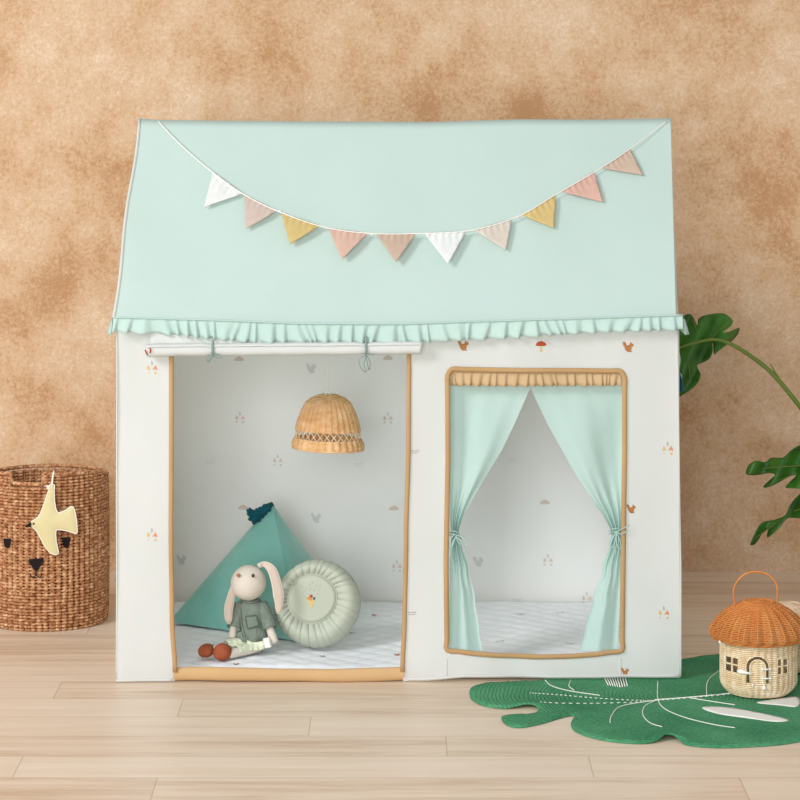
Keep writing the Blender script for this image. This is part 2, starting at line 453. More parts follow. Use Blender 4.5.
# ------------------------------------------------------------------ playhouse tent
XL, XR, DEP = -0.604, 0.596, 0.755
RX0, RX1, RY, RZ = -0.588, 0.611, 0.3775, 1.184
tent = thing('playhouse_tent', 'large white fabric playhouse tent with mint green pitched roof standing on the wood floor', 'play tent', (0, 0.37, 0))
def fx(px): return (px-400)/470.0
def fz(py): return CZ-(py-29)/470.0
def wd(x, z):     # soft hang of the front cloth
    return 0.0035*math.sin(x*11+z*2.1+0.6)+0.0022*math.sin(x*27-z*5+1.3)+0.0015*math.sin(z*17+x*4)+0.002*math.sin(x*55+2*math.sin(z*6))*max(0, min(1, (0.5-z)*3))*0.6
def wsurf(x, z, off=0.0): return Vector((x, wd(x, z)+off, z))
def floor_lift(x): return 0.0095 if x > 0.13 else 0.0015+0.008*max(0, min(1, (x-0.05)/0.08))
# openings
doorL = [(fz(670), fx(174.5)), (fz(620), fx(171.5)), (fz(540), fx(170.5)), (fz(440), fx(171)), (fz(330), fx(171))]
doorR = [(fz(670), fx(403)), (fz(620), fx(405)), (fz(540), fx(406.5)), (fz(440), fx(409)), (fz(330), fx(409.5))]
door_hole = [(x, z) for z, x in doorL]+[(x, z) for z, x in reversed(doorR)]
SILL = fz(670)
zb = [fz(651), fz(655.5), fz(657), fz(656), fz(651.5)]
win_hole = [(fx(447), fz(650))]+[(fx(447+177*t), fz(650+6.5*math.sin(PI*t)**0.8)) for t in (.15, .3, .5, .7, .85)]+[(fx(622), fz(650.5)), (fx(623), fz(560)), (fx(624.5), fz(450)), (fx(624.5), fz(378)), (fx(620), fz(371)), (fx(452), fz(369)), (fx(447.5), fz(376)), (fx(448), fz(460)), (fx(446), fz(560))]
TOPZ = 0.768
mats = ['white']
mb = MB()
bot = [(XL+(XR-XL)*i/60, floor_lift(XL+(XR-XL)*i/60)) for i in range(61)]
# the door opening runs through the foot of the wall; the tan sill closes it
dl, dr = doorL[0][1], doorR[0][1]
outl = [p for p in bot if p[0] < dl-0.004]+[(dl, 0.0015)]+door_hole+[(dr, 0.0015)]+[p for p in bot if p[0] > dr+0.004]+[(XR+.001, .25), (XR-.002, .5), (XR-.007, TOPZ), (XL, TOPZ), (XL-.001, .4)]
mb.shape(outl, lambda x, z: wsurf(x, z), 0.016, 0, holes=[win_hole])
for px, py, k, s in [(152, 368, 'tents', 1), (152, 535, 'tents', 1), (415, 452, 'dots', .8), (412, 614, 'dots', .8), (463, 345.5, 'squirrel', .95), (541, 346, 'mushroom', 1), (628, 347, 'squirrel', .95),
                     (668, 449, 'tents', 1), (664, 613, 'tents', 1), (631, 509, 'squirrel', .8), (625, 672, 'squirrel', .7)]:
    stamp(mb, mats, fx(px), fz(py), k, lambda x, z: wsurf(x, z, -0.0008), s)
fw = mb.build('front_wall', mats, tent)
# seams and hems of the front wall
def seam(name, pts, r):
    mb = MB(); mb.tube(pts, r, 6); mb.build(name, 'white', tent)
def xr_edge(z): return XR+.001-.008*max(0, z-.25)/.52
seam('seam_piping', [wsurf(xr_edge(z), z, -0.001) for z in [0.012+i/30*(TOPZ-.03) for i in range(31)]], 0.0022)
seam('seam_piping', [wsurf(XL+.0008, z, -0.0005) for z in [0.006+i/30*(TOPZ-.03) for i in range(31)]], 0.0014)
seam('bottom_hem', [wsurf(x, floor_lift(x)+0.004, -0.0005) for x in [fx(408)+i*(XR-fx(408))/40 for i in range(41)]], 0.003)
seam('bottom_hem', [wsurf(x, 0.0045, -0.0005) for x in [XL+i*(dl-XL-.004)/12 for i in range(13)]], 0.003)
seam('panel_seam', [wsurf(fx(620.5), floor_lift(.5)+.004+i*(fz(658)-.015)/8, -0.001) for i in range(9)], 0.0013)
seam('panel_seam', [wsurf(fx(446.5), floor_lift(.5)+.004+i*(fz(658)-.015)/8, -0.001) for i in range(9)], 0.0013)
# side and back walls, floor flap
mats = ['white_back']
mb = MB()
mb.grid(lambda u, v: Vector((XL+(XR-XL)*u, DEP+0.012*math.sin(u*13)*math.sin(v*PI)-0.03*max(0, 0.12-v)**1.0*0+0.004*math.sin(u*31+v*7), 0.0015+v*(TOPZ-.0015))), 60, 24)
def bsurf(x, z):
    u = (x-XL)/(XR-XL); v = z/TOPZ
    return Vector((x, DEP+0.012*math.sin(u*13)*math.sin(v*PI)+0.004*math.sin(u*31+v*7)-0.0012, z))
for px, py, k in [(240, 418, 'tents'), (388, 418, 'tents'), (210, 463, 'dots'), (278, 460, 'tents'), (359, 464, 'dots'), (243, 510, 'mushroom'), (316, 517, 'squirrel'), (394, 510, 'mushroom'),
                  (181, 560, 'squirrel'), (397, 566, 'tents'), (239, 361, 'mushroom'), (311, 368, 'squirrel'), (388, 360, 'mushroom'), (512, 460, 'dots'), (545, 504, 'mushroom'), (548, 560, 'tents'),
                  (478, 562, 'squirrel'), (517, 600, 'dots'), (587, 598, 'tents')]:
    p = at(px, py, DEP)
    stamp(mb, mats, p.x, p.z, k, bsurf, 1.0, True)
mb.build('back_wall', mats, tent)
def gable(xb, xt, name, sx):
    mb = MB()
    outl = [(0.0, 0.0015), (DEP, 0.0015), (DEP, TOPZ), (RY, RZ-0.012), (0.0, TOPZ)]
    if sx > 0: outl[0] = (0.0, 0.0105); outl[1] = (DEP, 0.0105)
    def f(y, z):
        t = max(0, (z-TOPZ)/(RZ-TOPZ)); x = xb+(xt-xb)*t
        return Vector((x+sx*0.003*math.sin(y*23)*math.sin(z*7), y, z))
    hole = [] if sx < 0 else [[(0.22, 0.28), (0.54, 0.28), (0.54, 0.62), (0.22, 0.62)]]
    mb.shape(outl, f, 0.03, 0, holes=hole)
    mb.build(name, 'white_in', tent)
gable(XL+.002, RX0+.002, 'side_wall', -1); gable(XR-.002, RX1-.002, 'side_wall', 1)
# roof
EY = -0.014
def eave_px(x):
    px = 400+x*470
    return interp([(112, 316.5), (160, 318), (230, 320), (300, 323), (400, 323.5), (470, 321), (560, 318.5), (680, 314.5)], px)
def eave_z(x): return fz(eave_px(x))
def ridge_z(t): return RZ+interp([(0, .003), (.05, 0.0), (.3, -.003), (.55, -.004), (.72, .002), (.85, .001), (1, .004)], t)
def roof_pt(u, v):
    # u across, v 0 eave .. 1 ridge
    xe = (XL-.003)+(XR-.0115-XL+.003)*u; xr = RX0+(RX1-RX0)*u
    x = xe+(xr-xe)*v + (0.0025*math.sin(v*PI*3) if u < .001 else 0)
    y = EY+(RY-EY)*v; z = eave_z(xe)+(ridge_z(u)-eave_z(xe))*v
    sag = 0.006*math.sin(PI*v)*math.sin(PI*u)
    d = 0.0015*math.sin(u*25+v*5)*math.sin(PI*v)-sag
    return Vector((x, y-d*0.73*1, z+d*0.68))
mb = MB()
mb.grid(lambda u, v: roof_pt(u, v), 90, 26)
mb.grid(lambda u, v: Vector((roof_pt(u, 1-v).x, 2*RY-roof_pt(u, 1-v).y, roof_pt(u, 1-v).z)), 90, 26)
mb.build('roof_cover', 'mint', tent)
mb = MB()
for u in (0, 1):
    mb = MB()
    mb.tube([roof_pt(u, v/20)+Vector(((-.001 if u == 0 else .0), -.001, .0)) for v in range(21)], 0.0033 if u == 0 else 0.0016, 6)
    rk = mb.build('rake_piping', 'white' if u == 0 else 'mint', tent)
    if u == 0: lab(rk, 'white piping along the sloping roof edge')
# ruffle (front eave, and round the right and left side)
rph = [random.uniform(0, 6.28) for _ in range(8)]
def make_pleats(seed, lo, hi, wmin, wmax):
    rd = random.Random(seed); out = []; x = lo
    while x < hi:
        w_ = rd.uniform(wmin, wmax); out.append((x, w_, rd.uniform(.45, 1.0), rd.uniform(-1, 1), rd.uniform(.15, .4))); x += w_
    return out
def pleat2(tab, s, v, slant=.012):
    # asymmetric folds: a soft rise, then a sharp tuck; the lines lean a little
    import bisect
    s2 = s
    k = max(0, min(len(tab)-1, bisect.bisect_right(tab, (s, 9))-1))
    s2 = s-slant*(v-.3)*(math.sin(s*23)+.6*math.sin(s*61+1))
    k = max(0, min(len(tab)-1, bisect.bisect_right(tab, (s2, 9))-1))
    x, w_, d, sl, q = tab[k]
    t = max(0, min(1, (s2-x)/w_))
    pv = t/(1-q) if t < 1-q else (1-t)/q
    pv = pv*pv*(3-2*pv)
    return (pv*2-1)*d
PT1 = make_pleats(3, -2, 5, .010, .044)
PT2 = make_pleats(8, -1, 2, .006, .026)
def pleat(s): return pleat2(PT1, s, 0)
def ruff_bottom(px): return interp([(112, 330.5), (170, 333), (215, 338), (260, 341.5), (320, 341), (400, 343), (440, 340), (500, 337), (560, 333), (620, 330), (683, 328.5)], px)
def ruffle(u, v):
    x = XL-.003+(XR-XL+.006)*u
    px = 400+x*470
    zt = fz(eave_px(x))+.002; zbm = fz(ruff_bottom(px))
    p = pleat2(PT1, x, v)
    ex = (-0.003*v*max(0, 1-u*50)) + (0.001*v*max(0, (u-.98)*50))
    amp = 0.0015+0.0062*v
    return Vector((x+ex, EY-0.007-amp*p-0.004*v, zt+(zbm-zt)*v-0.002*v*p))
mb = MB()
mb.grid(ruffle, 720, 5)
def side_ruffle(sx):
    def f(u, v):
        y = -0.01+0.775*u; x0 = XR+.003 if sx > 0 else XL-.003
        p = pleat(y+3)
        return Vector((x0+sx*(0.0035+(0.002+0.005*v)*(1+p)), y, 0.772-0.032*v+(0.0)))
    return f
mb.grid(side_ruffle(1), 380, 4); mb.grid(side_ruffle(-1), 380, 4)
mb.build('eave_ruffle', 'mint_ruffle', tent, solid=0.0014)
mb = MB()
mb.tube([Vector((XL-.003+(XR-XL+.006)*i/80, EY-0.0105, fz(eave_px(XL+(XR-XL)*i/80))+.0015)) for i in range(81)], 0.0018, 5)
mb.build('eave_seam', 'mint_ruffle', tent)

# door edging, sill, window edging
for side, sg in ((doorL, 1), (doorR, -1)):
    mb = MB()
    pts = [wsurf(sinterp(side, z)+sg*0.001, z, -0.003) for z in [SILL-.004+(fz(340)-SILL)*i/40 for i in range(41)]]
    mb.tube(pts, 0.0050 if sg > 0 else 0.0048, 8, flat=0.6, up=(0, 1, 0))
    mb.build('door_binding', 'tan', tent)
mb = MB()
def sillf(u, v):
    a = v*2*PI
    x = dl-.003+(dr-dl+.006)*u
    return Vector((x, 0.006+wd(x, .02)+0.008*math.cos(a), 0.0155+0.014*math.sin(a)*(1+.05*math.sin(u*9))+0.0012*math.sin(u*7)))
mb.grid(sillf, 50, 14)
lab(mb.build('door_sill', 'tan_sill', tent), 'tan padded sill across the foot of the door opening')
mb = MB()
mb.tube(smooth_path([wsurf(x, z, -0.003) for x, z in dens(win_hole, .02)], 3, True), 0.0054, 8, closed=True, flat=0.6, up=(0, 1, 0))
mb.build('window_binding', 'tan', tent)
# window valance
mb = MB()
def val(u, v):
    x = fx(450.5)+(fx(621)-fx(450.5))*u
    z = fz(370.5)+(fz(386)-fz(370.5))*v
    p = pleat2(PT2, x, v, .006)
    return Vector((x, wd(x, z)+0.004-(0.001+0.004*v)*(p), z-0.0014*v*p))
mb.grid(val, 300, 4)
mb.build('window_valance', 'tan_ruffle', tent, solid=0.0012)
# curtains
def curtain(inner, outer, ytie, side):
    top, botm = 378.0, 651.0
    def f(u, v):
        py = top+(botm-top)*v
        xi, xo = sinterp(inner, py) if py > ytie+8 else interp(inner, py), interp(outer, py)
        px = xo+(xi-xo)*u
        w = abs(xi-xo)
        near = math.exp(-((py-ytie)/38.0)**2)
        k = 2*PI*(3.2 if py > ytie else 3.6)
        up = max(0, min(1, (ytie-py)/90.0))
        fold = math.sin(k*u+0.5*side)*(0.0006+0.0075*near)
        dn = max(0, (py-ytie)/110.0)
        fold += min(1, dn*2)*0.009*math.sin(2*PI*1.15*u+1.0)
        # long diagonal folds that run from the tie up towards the middle
        dia = math.sin(u*6.2-v*5.0+2.4)*0.010*(1-near)*(1 if py < ytie else .1)*min(1, v*5)
        Y = 0.026+fold+dia+0.006*up*math.sin(u*4+.8)+0.004*math.sin(v*9+u*2)
        return at(px, py, Y)
    mb = MB(); mb.grid(f, 60, 90)
    return mb.build('curtain', 'curtain', tent)
cl = curtain([(378, 533), (388, 530), (400, 525), (425, 514), (450, 502), (475, 487), (500, 472), (515, 464), (528, 459.5), (537, 458), (546, 462), (570, 469), (600, 475), (630, 479), (651, 482)],
             [(378, 449), (400, 449.5), (480, 450), (520, 450.5), (537, 451), (560, 450), (651, 449)], 537, 1)
cr = curtain([(378, 528), (388, 531), (400, 536), (425, 548), (450, 562), (475, 576), (500, 592), (515, 603), (528, 610), (535, 611.5), (545, 609), (570, 602), (600, 593), (630, 585), (651, 580)],
             [(378, 623), (450, 623), (500, 623), (528, 621.5), (535, 621), (550, 622), (600, 620), (651, 617)], 535, 0)
lab(cl, 'left mint curtain, tied back'); lab(cr, 'right mint curtain, tied back')
def bow(pts_list, cur, r=0.0016, mat='mint_ribbon', name='tie_ribbon'):
    mb = MB()
    for pl in pts_list:
        mb.tube(smooth_path([at(*p) for p in pl], 6), r, 6, flat=0.7)
    return mb.build(name, mat, cur)
YT = 0.006
bow([[(449, 533, .02), (453, 531, .004), (458, 533, .004), (461, 537, .02)], [(448, 536, .02), (453, 534, .003), (458, 536, .003), (461, 539, .02)],
     [(455, 534, .0), (450, 540, -.004), (452, 547, -.004), (456, 536, 0)], [(456, 535, 0), (464, 538, -.004), (467, 545, -.004), (459, 543, -.004), (456, 536, 0)],
     [(456, 536, 0), (452, 545, -.003), (451, 556, .003), (453, 563, .004)], [(456, 536, 0), (462, 543, -.003), (466, 550, .0), (468, 553, 0)]], cl)
bow([[(609, 531, .02), (613, 529, .004), (619, 529, .004), (623, 531, .015)], [(609, 534, .02), (613, 532, .003), (619, 532, .003), (623, 534, .015)],
     [(616, 532, .0), (622, 529, -.006), (628, 526, -.008), (630, 525, -.008)], [(616, 532, 0), (612, 540, -.004), (610, 548, -.004), (614, 545, -.004), (617, 533, 0)],
     [(616, 532, 0), (620, 540, -.004), (621, 549, -.002), (617, 545, -.003), (616, 533, 0)], [(616, 532, 0), (622, 534, -.006), (627, 531, -.008)], [(616, 533, 0), (616, 545, 0), (615, 556, .003)]], cr)
# rolled-up door flap
mb = MB()
RC = [(146, 351), (180, 350), (230, 349.8), (300, 349.3), (366, 348.8), (421, 348)]
def rollf(u, v):
    px = 146+275*u; c = at(px, interp(RC, px), -0.026)
    a = v*2*PI*2.4; r = 0.0052+0.0094*v*(1+0.05*math.sin(u*37)+.03*math.sin(u*90+v*9))
    r *= (1-0.16*math.exp(-((px-213)/5)**2))*(1-0.16*math.exp(-((px-366)/5)**2))
    return c+Vector((0.003*math.sin(a)*(1 if u > .5 else -1)*(1 if u in (0, 1) else 0), r*math.cos(a), r*math.sin(a)))
mb.grid(rollf, 110, 60)
mb.grid(lambda u, v: Vector((at(150+268*u, 340, -0.012).x, -0.0125-0.008*v+0.002*math.sin(u*40), fz(323)+(fz(346)-fz(323))*v)), 60, 5)
rm = ['white']
def rolls(x, z):
    c = at(400+x*470, interp(RC, 400+x*470), -0.026); dz = max(-.0135, min(.0135, z-c.z))
    return Vector((x, c.y-math.sqrt(max(0, .0146**2-dz*dz)), z))
mrc = MB()
for px, py, k in [(147.5, 350, 'dots')]:
    p = at(px, py, -0.026)
roll = mb.build('rolled_door_flap', rm, tent, solid=0.0012)
mb = MB()
for pl in ([(145, 350), (146.5, 353), (147.5, 355)], [(150, 348), (150.5, 351), (150, 353)]):
    mb.tube([at(x, y, -0.041) for x, y in pl], 0.0016, 6)
mb.build('printed_mark', 'red_print', roll)
for i, (bx, lp) in enumerate([(213, [[(213, 354), (207, 358), (209, 362), (213, 355)], [(213, 354), (220, 355), (221, 358), (213, 356)], [(213, 354), (208, 362)]]),
                              (366, [[(366, 355), (359, 360), (361, 368), (366, 372), (364, 364), (366, 356)], [(366, 355), (370, 362), (369, 370), (366, 357)], [(366, 355), (375, 354.5)]])]):
    mb = MB()
    c = at(bx, interp(RC, bx), -0.026)
    mb.tube([at(bx, 336, -.0275), at(bx, 340, -.031)]+[c+Vector((0, -.0142*math.cos(a), .0142*math.sin(a))) for a in [1.1-2.7*k/10 for k in range(11)]], 0.003, 6, flat=0.35, up=(0, 1, 0.001))
    for q in lp: mb.tube(smooth_path([at(x, y, -.043) for x, y in q], 5), 0.0015, 6, flat=.7)
    mb.build('tie_ribbon', 'ribbon', roll)
# side window curtain bunched outside the right wall
mb = MB()
mb.grid(lambda u, v: Vector((XR+.007+.014*math.sin(v*PI)*abs(math.sin(u*9+1)), 0.2+.06*u, .70-.075*v)), 24, 10)
mb.tube([(XR+.012, .17, .63), (XR+.014, .25, .615), (XR+.011, .34, .61)], 0.009, 10)
sc = mb.build('side_curtain', 'curtain', tent, solid=.0012)
mb = MB()
mb.tube(smooth_path([(XR+.006, .16, .66), (XR+.014, .155, .625), (XR+.016, .155, .60)], 5), lambda t: .003+.0045*t, 8)
mb.build('curtain_tie', 'petrol', sc)

# ------------------------------------------------------------------ play mat
mb = MB()
MX0, MX1, MY0, MY1 = XL+.012, XR-.012, 0.024, DEP-.024
def mlow(x, y): return 0.0095 if (x > 0.05) else 0.0012
def mtop(x, y):
    a = 0.07
    p = abs(math.sin(PI*(x+y*1.2)/a))*abs(math.sin(PI*(x-y*1.2)/a))
    e = min(x-MX0, MX1-x, y-MY0, MY1-y); rr = min(1, max(0, e/.02))
    return 0.016+0.009*math.sqrt(rr)+0.0026*p**.5*rr+0.002*math.sin(x*19+y*5)*rr
def matf(u, v):
    x = MX0+(MX1-MX0)*u; y = MY0+(MY1-MY0)*v
    return Vector((x, y, mtop(x, y)))
mb.grid(matf, 240, 130)
mb.grid(lambda u, v: Vector((MX0+(MX1-MX0)*u, MY0+(MY1-MY0)*v, mlow(MX0+(MX1-MX0)*u, 0))), 40, 4)
def side(fn):
    def g(u, v):
        x, y = fn(u); zt = mtop(x, y); return Vector((x, y, zt+(mlow(x, y)-zt)*v))
    return g
for fn in (lambda u: (MX0+(MX1-MX0)*u, MY0), lambda u: (MX0+(MX1-MX0)*u, MY1), lambda u: (MX0, MY0+(MY1-MY0)*u), lambda u: (MX1, MY0+(MY1-MY0)*u)):
    mb.grid(side(fn), 240, 2)
mm = ['quilt']
for px, py, k in [(236, 663, 'squirrel'), (322, 655, 'squirrel'), (352, 632, 'mushroom'), (374, 616, 'mushroom'), (397, 655, 'squirrel'), (190, 660, 'dots'), (362, 645, 'dots'),
                  (500, 640, 'tents'), (540, 632, 'dots'), (560, 612, 'tents'), (520, 615, 'squirrel'), (496, 655, 'mushroom'), (570, 644, 'squirrel')]:
    p = on_floor(px, py, .028)
    stamp(mb, mm, p.x, p.y, k, lambda x, y: Vector((x, y, mtop(x, y)+.0009)), .6 if px < 450 else .8, px > 450)
playmat = mb.build('play_mat', mm, weld=False)
tag(playmat, 'white quilted play mat covering the floor inside the tent', 'mat')
mb = MB()
mb.tube([Vector((MX0+(MX1-MX0)*i/60, MY0-.001, mtop(MX0+(MX1-MX0)*i/60, MY0)-.002)) for i in range(61)], 0.0028, 6)
mb.build('edge_binding', 'quilt_edge', playmat)

# ------------------------------------------------------------------ pennant garland
Z0, Y0 = fz(320), EY
SL = (RZ-Z0)/(RY-Y0)
nrm = Vector((0, -SL, 1)).normalized()
def roofp(px, py, off=0.006):
    k = (py-PY0)/F
    oz = Z0+off*math.sqrt(1+SL*SL)
    Y = (CZ-6*k-oz+SL*Y0)/(SL+k)
    return at(px, py, Y)
gar = thing('pennant_garland', 'string of ten coloured fabric pennants draped across the mint roof', 'bunting', roofp(400, 250))
path = [(158, 121), (182, 146), (211, 171), (243, 194), (281, 212.5), (326, 227.5), (372, 233.5), (420, 233.5), (470, 230.5), (517, 217), (556, 194.5), (598, 170), (632, 147.5), (667, 121)]
mb = MB(); mb.tube(smooth_path([roofp(x, y, .0115 if 160 < x < 660 else .006) for x, y in path], 8), 0.0014, 6)
for (x, y) in ((467, 231), (372, 234), (280, 211), (518, 217)):
    mb.blob(roofp(x, y, .009), (.0035, .003, .0025))
mb.build('cord', 'cord', gar)
pens = [((213, 171.5), (243, 193.5), (204, 207), (229, 230, 226), 'white'), ((244, 194.5), (277, 210.5), (246, 229), (204, 186, 172), 'beige'), ((281, 212.5), (320, 225.5), (290, 244), (206, 182, 122), 'mustard yellow'),
        ((328, 228), (368, 233), (342, 259), (210, 176, 158), 'peach'), ((376, 233.5), (416, 233.5), (396, 262), (196, 172, 152), 'tan'), ((424, 233), (466, 231), (448, 264), (229, 231, 228), 'white'),
        ((474, 230), (512, 218.5), (506, 250), (212, 202, 188), 'pale stone'), ((522, 215), (555.5, 195), (554, 228), (210, 184, 124), 'mustard yellow'), ((562, 191.5), (594, 171.5), (603, 202), (212, 172, 156), 'peach pink'), ((602, 168), (630, 149), (643, 175), (200, 176, 156), 'tan')]
for k, (a, b, c, colr, nm) in enumerate(pens):
    key = 'pennant_cloth_%d' % k
    M[key] = cloth('pennant_cloth', colr, tuple(int(q*.95) for q in colr), scale=40, wrinkle=.001, wscale=60)
    mb = MB()
    A, B, Cc = Vector(a), Vector(b), Vector(c)
    lift = 0.010+0.006*random.random()
    def pf(x, y, A=A, B=B, Cc=Cc, lift=lift, k=k):
        p = Vector((x, y)); ab = B-A
        h = abs((p-A).cross(ab)/ab.length) if False else abs((p.x-A.x)*ab.y-(p.y-A.y)*ab.x)/ab.length
        H = abs((Cc.x-A.x)*ab.y-(Cc.y-A.y)*ab.x)/ab.length
        t = h/H; s = (p-A).dot(ab)/ab.length_squared
        off = 0.0085+lift*0.4*t*(1-t)*2+0.0016*math.sin(s*38+k)*max(0, 1-t*2.2)+0.002*math.sin(s*6+k)*t
        return roofp(x, y, off)
    mb.shape([a, b, c], pf, 1.6)
    lab(mb.build('pennant', key, gar, solid=0.0016), nm+' pennant')

# ------------------------------------------------------------------ woven things
def weave_ring(mb, cx, cy, z, R, r, S, phase, amp, mat=0, mask=None, seg=5, per=4, tilt=None):
    n = S*per
    pts = []; run = []
    def flush():
        nonlocal run
        if len(run) > 1: mb.tube(run, r, seg, mat)
        run = []
    full = mask is None
    for i in range(n+(0 if full else 1)):
        th = 2*PI*i/n
        RR = R(th) if callable(R) else R
        rad = RR+amp*math.cos(S/2*th+phase)
        p = Vector((cx+rad*math.cos(th), cy+rad*math.sin(th), z(th) if callable(z) else z))
        if full: run.append(p)
        elif mask(th, p.z): run.append(p)
        else: flush()
    if full: mb.tube(run, r, seg, mat, closed=True)
    else: flush()

# pendant shade
PYL = 0.30
pc = at(328, 396, PYL); LX, LY = pc.x, PYL
zt, zr = at(328, 396, PYL).z, at(328, 447.5, PYL).z
lamp = thing('pendant_lampshade', 'honey rattan dome lampshade hanging inside the tent doorway', 'lampshade', (LX, LY, zr))
prof = [(0.0, .024), (0.04, .036), (.12, .048), (.28, .058), (.45, .0655), (.62, .0705), (.68, .0715), (.84, .074), (.92, .079), (1, .0785)]
mb = MB(); rows = 40
tiltf = lambda th, z: z-.004*math.cos(th)
for i in range(rows+1):
    t = i/rows
    if .655 < t < .825: continue
    R = interp(prof, t); z = zt+(zr-zt)*t
    rr = .0018
    weave_ring(mb, LX, LY, (lambda th, z=z, t=t: z-.004*t*math.cos(th-.6)), R, rr, 60, 0, .0014, per=5)
for i in range(6):
    weave_ring(mb, LX, LY, zt+.0012, .003+i*.0038, .0019, 18, (i % 2)*PI, .0006, per=3)
for k in range(30):
    th = 2*PI*(k+.5)/30
    mb.tube([Vector((LX+interp(prof, t)*math.cos(th), LY+interp(prof, t)*math.sin(th), zt+(zr-zt)*t-.004*t*math.cos(th-.6))) for t in [q/14*.66 for q in range(15)]], .0012, 5)
mb.build('dome', 'rattan', lamp)
mb = MB()
for k in range(30):
    for sgn in (1, -1):
        pts = []
        for q in range(4):
            t = .655+.17*q/3; th = 2*PI*(k+sgn*q/3)/30; R = interp(prof, t)+.0005*sgn
            pts.append(Vector((LX+R*math.cos(th), LY+R*math.sin(th), zt+(zr-zt)*t-.004*t*math.cos(th-.6))))
        mb.tube(pts, .0009, 5)
lab(mb.build('lattice_band', 'straw', lamp), 'open criss-cross lattice band')
mb = MB()
weave_ring(mb, LX, LY, (lambda th: zr-.001-.004*math.cos(th-.6)), .0785, .0028, 36, 0, .0006)
mb.build('rim', 'rattan', lamp)
mb = MB()
roof_at = RZ-(RY-LY)*SL-.012
mb.tube([(LX, LY, zt), (LX+.0005, LY, zt+.1), (LX, LY, roof_at)], .0014, 6)
mb.tube(smooth_path([(LX-.006, LY-.004, zt+.001), (LX-.002, LY-.003, zt+.01), (LX+.001, LY-.003, zt+.008), (LX+.007, LY-.005, zt+.001), (LX+.010, LY-.011, zt-.002)], 5), .0015, 6)
mb.blob((LX, LY-.002, zt+.009), (.0035, .003, .003))
mb.build('hanging_cord', 'cord', lamp)

# big seagrass basket with a bear face
BX, BYc, BR = at(47, 600, .64).x, .64, .1395
bask = thing('storage_basket', 'tall round brown seagrass basket with a stitched bear face, left of the tent', 'basket', (BX, BYc, 0))
def ztop(th):
    # front is th = -90 deg
    a = (th+PI/2+PI) % (2*PI)-PI
    px = 47+60*math.sin(a)
    if abs(a) > PI/2+.1: return .337
    if abs(a) > 1.25: return .337+.012*(PI/2+.1-abs(a))/.42
    if 18 < px < 51: return .337
    return .352+.012*max(0, (1.25-abs(a))/1.25)
mb = MB(); nrow = 52
for i in range(nrow):
    z = .004+i*.0074
    if z > .366: break
    bulge = 1-0.03*max(0, 1-z/.03)**2+0.012*math.sin(z/.34*PI)
    weave_ring(mb, BX, BYc, z, BR*bulge, .0037, 120, 0, .0026, mask=(None if z < .33 else (lambda th, zz: zz < ztop(th))), per=4, seg=6)
for k in range(60):
    th = 2*PI*k/60
    mb.tube([Vector((BX+(BR-.002)*(1+0.012*math.sin(q/8*PI))*math.cos(th), BYc+(BR-.002)*(1+0.012*math.sin(q/8*PI))*math.sin(th), .004+(ztop(th)-.006)*q/8)) for q in range(9)], .0024, 5)
mb.build('woven_wall', 'seagrass', bask)
mb = MB()
n = 220
for ph in (0, PI):
    mb.tube([Vector((BX+(BR+.003*math.cos(60*2*PI*i/n*1.0+ph))*math.cos(2*PI*i/n), BYc+(BR+.003*math.cos(60*2*PI*i/n+ph))*math.sin(2*PI*i/n), ztop(2*PI*i/n)+.0035+.002*math.sin(60*2*PI*i/n+ph))) for i in range(n)], .0036, 6, closed=True)
mb.build('rim', 'seagrass', bask)
mb = MB()
for i in range(20): weave_ring(mb, BX, BYc, .004, .004+i*.0066, .0035, 20, (i % 2)*PI, .0005, per=3)
mb.build('base', 'seagrass', bask)
def on_bask(px, py, off=.0092):
    D = 6.5
    for _ in range(6):
        X = (px-400)/F*D; s = (X-BX)/BR; s = max(-.98, min(.98, s))
        Y = BYc-(BR*1.012+off)*math.sqrt(1-s*s); D = 6+Y
    return at(px, py, Y)
def patch(name, poly, mat, parent, th=.0016, off=.0096, step=1.2):
    mb = MB(); mb.shape(poly, lambda x, y: on_bask(x, y, off), step)
    return mb.build(name, mat, parent, solid=th)
for e in ([(3.5, 538.5), (11, 538.5), (10, 546.5), (8, 548.5), (5, 547), (4, 543)], [(62, 537.5), (70.5, 537.5), (70, 541), (68.5, 547), (65, 548), (62.5, 544)]):
    lab(patch('eye', e, 'black_felt', bask), 'black stitched eye')
patch('nose', [(29, 559), (43.5, 558.5), (43.5, 561.5), (38.5, 569), (36.2, 572), (33, 568.5), (29, 562)], 'black_felt', bask)
mb = MB()
for q in ([(36, 571), (36, 575)], [(30, 573.5), (31, 576.5), (34, 577), (36, 575), (38.5, 577), (41, 576.5), (41.3, 573.5)]):
    mb.tube(smooth_path([on_bask(x, y, .0095) for x, y in q], 4), .0012, 6)
mb.build('mouth', 'black_felt', bask)

# felt bird
def bc(p): return (20+p[0]*.175, 450+p[1]*.175)
bo = [(183, 192), (198, 200), (196, 240), (197, 290), (205, 335), (216, 360), (240, 354), (265, 342), (288, 325), (300, 322), (308, 332), (318, 370), (325, 420), (328, 468), (320, 480), (295, 470), (260, 460), (225, 455), (207, 457), (204, 480), (208, 530), (220, 580), (218, 594), (200, 599), (175, 590), (148, 560), (128, 525), (110, 490), (92, 460), (70, 440), (61, 425), (66, 408), (80, 400), (100, 388), (118, 360), (135, 315), (150, 270), (165, 225), (172, 198)]
bo = [bc(p) for p in bo]
BYF = BYc-BR-.0185
bird = thing('hanging_bird', 'pale yellow felt swallow hanging on the front of the seagrass basket', 'bird toy', at(52, 555, BYF))
mb = MB()
def bfn(sg):
    def f(x, y):
        d = edist(bo, x, y)
        return at(x, y, BYF+sg*(.0006+.0045*(1-math.exp(-d/3.5))))
    return f
mb.shape(bo, bfn(-1), 1.5); mb.shape(bo, bfn(1), 1.5, flip=True)
body = mb.build('body', 'yellow_felt', bird)
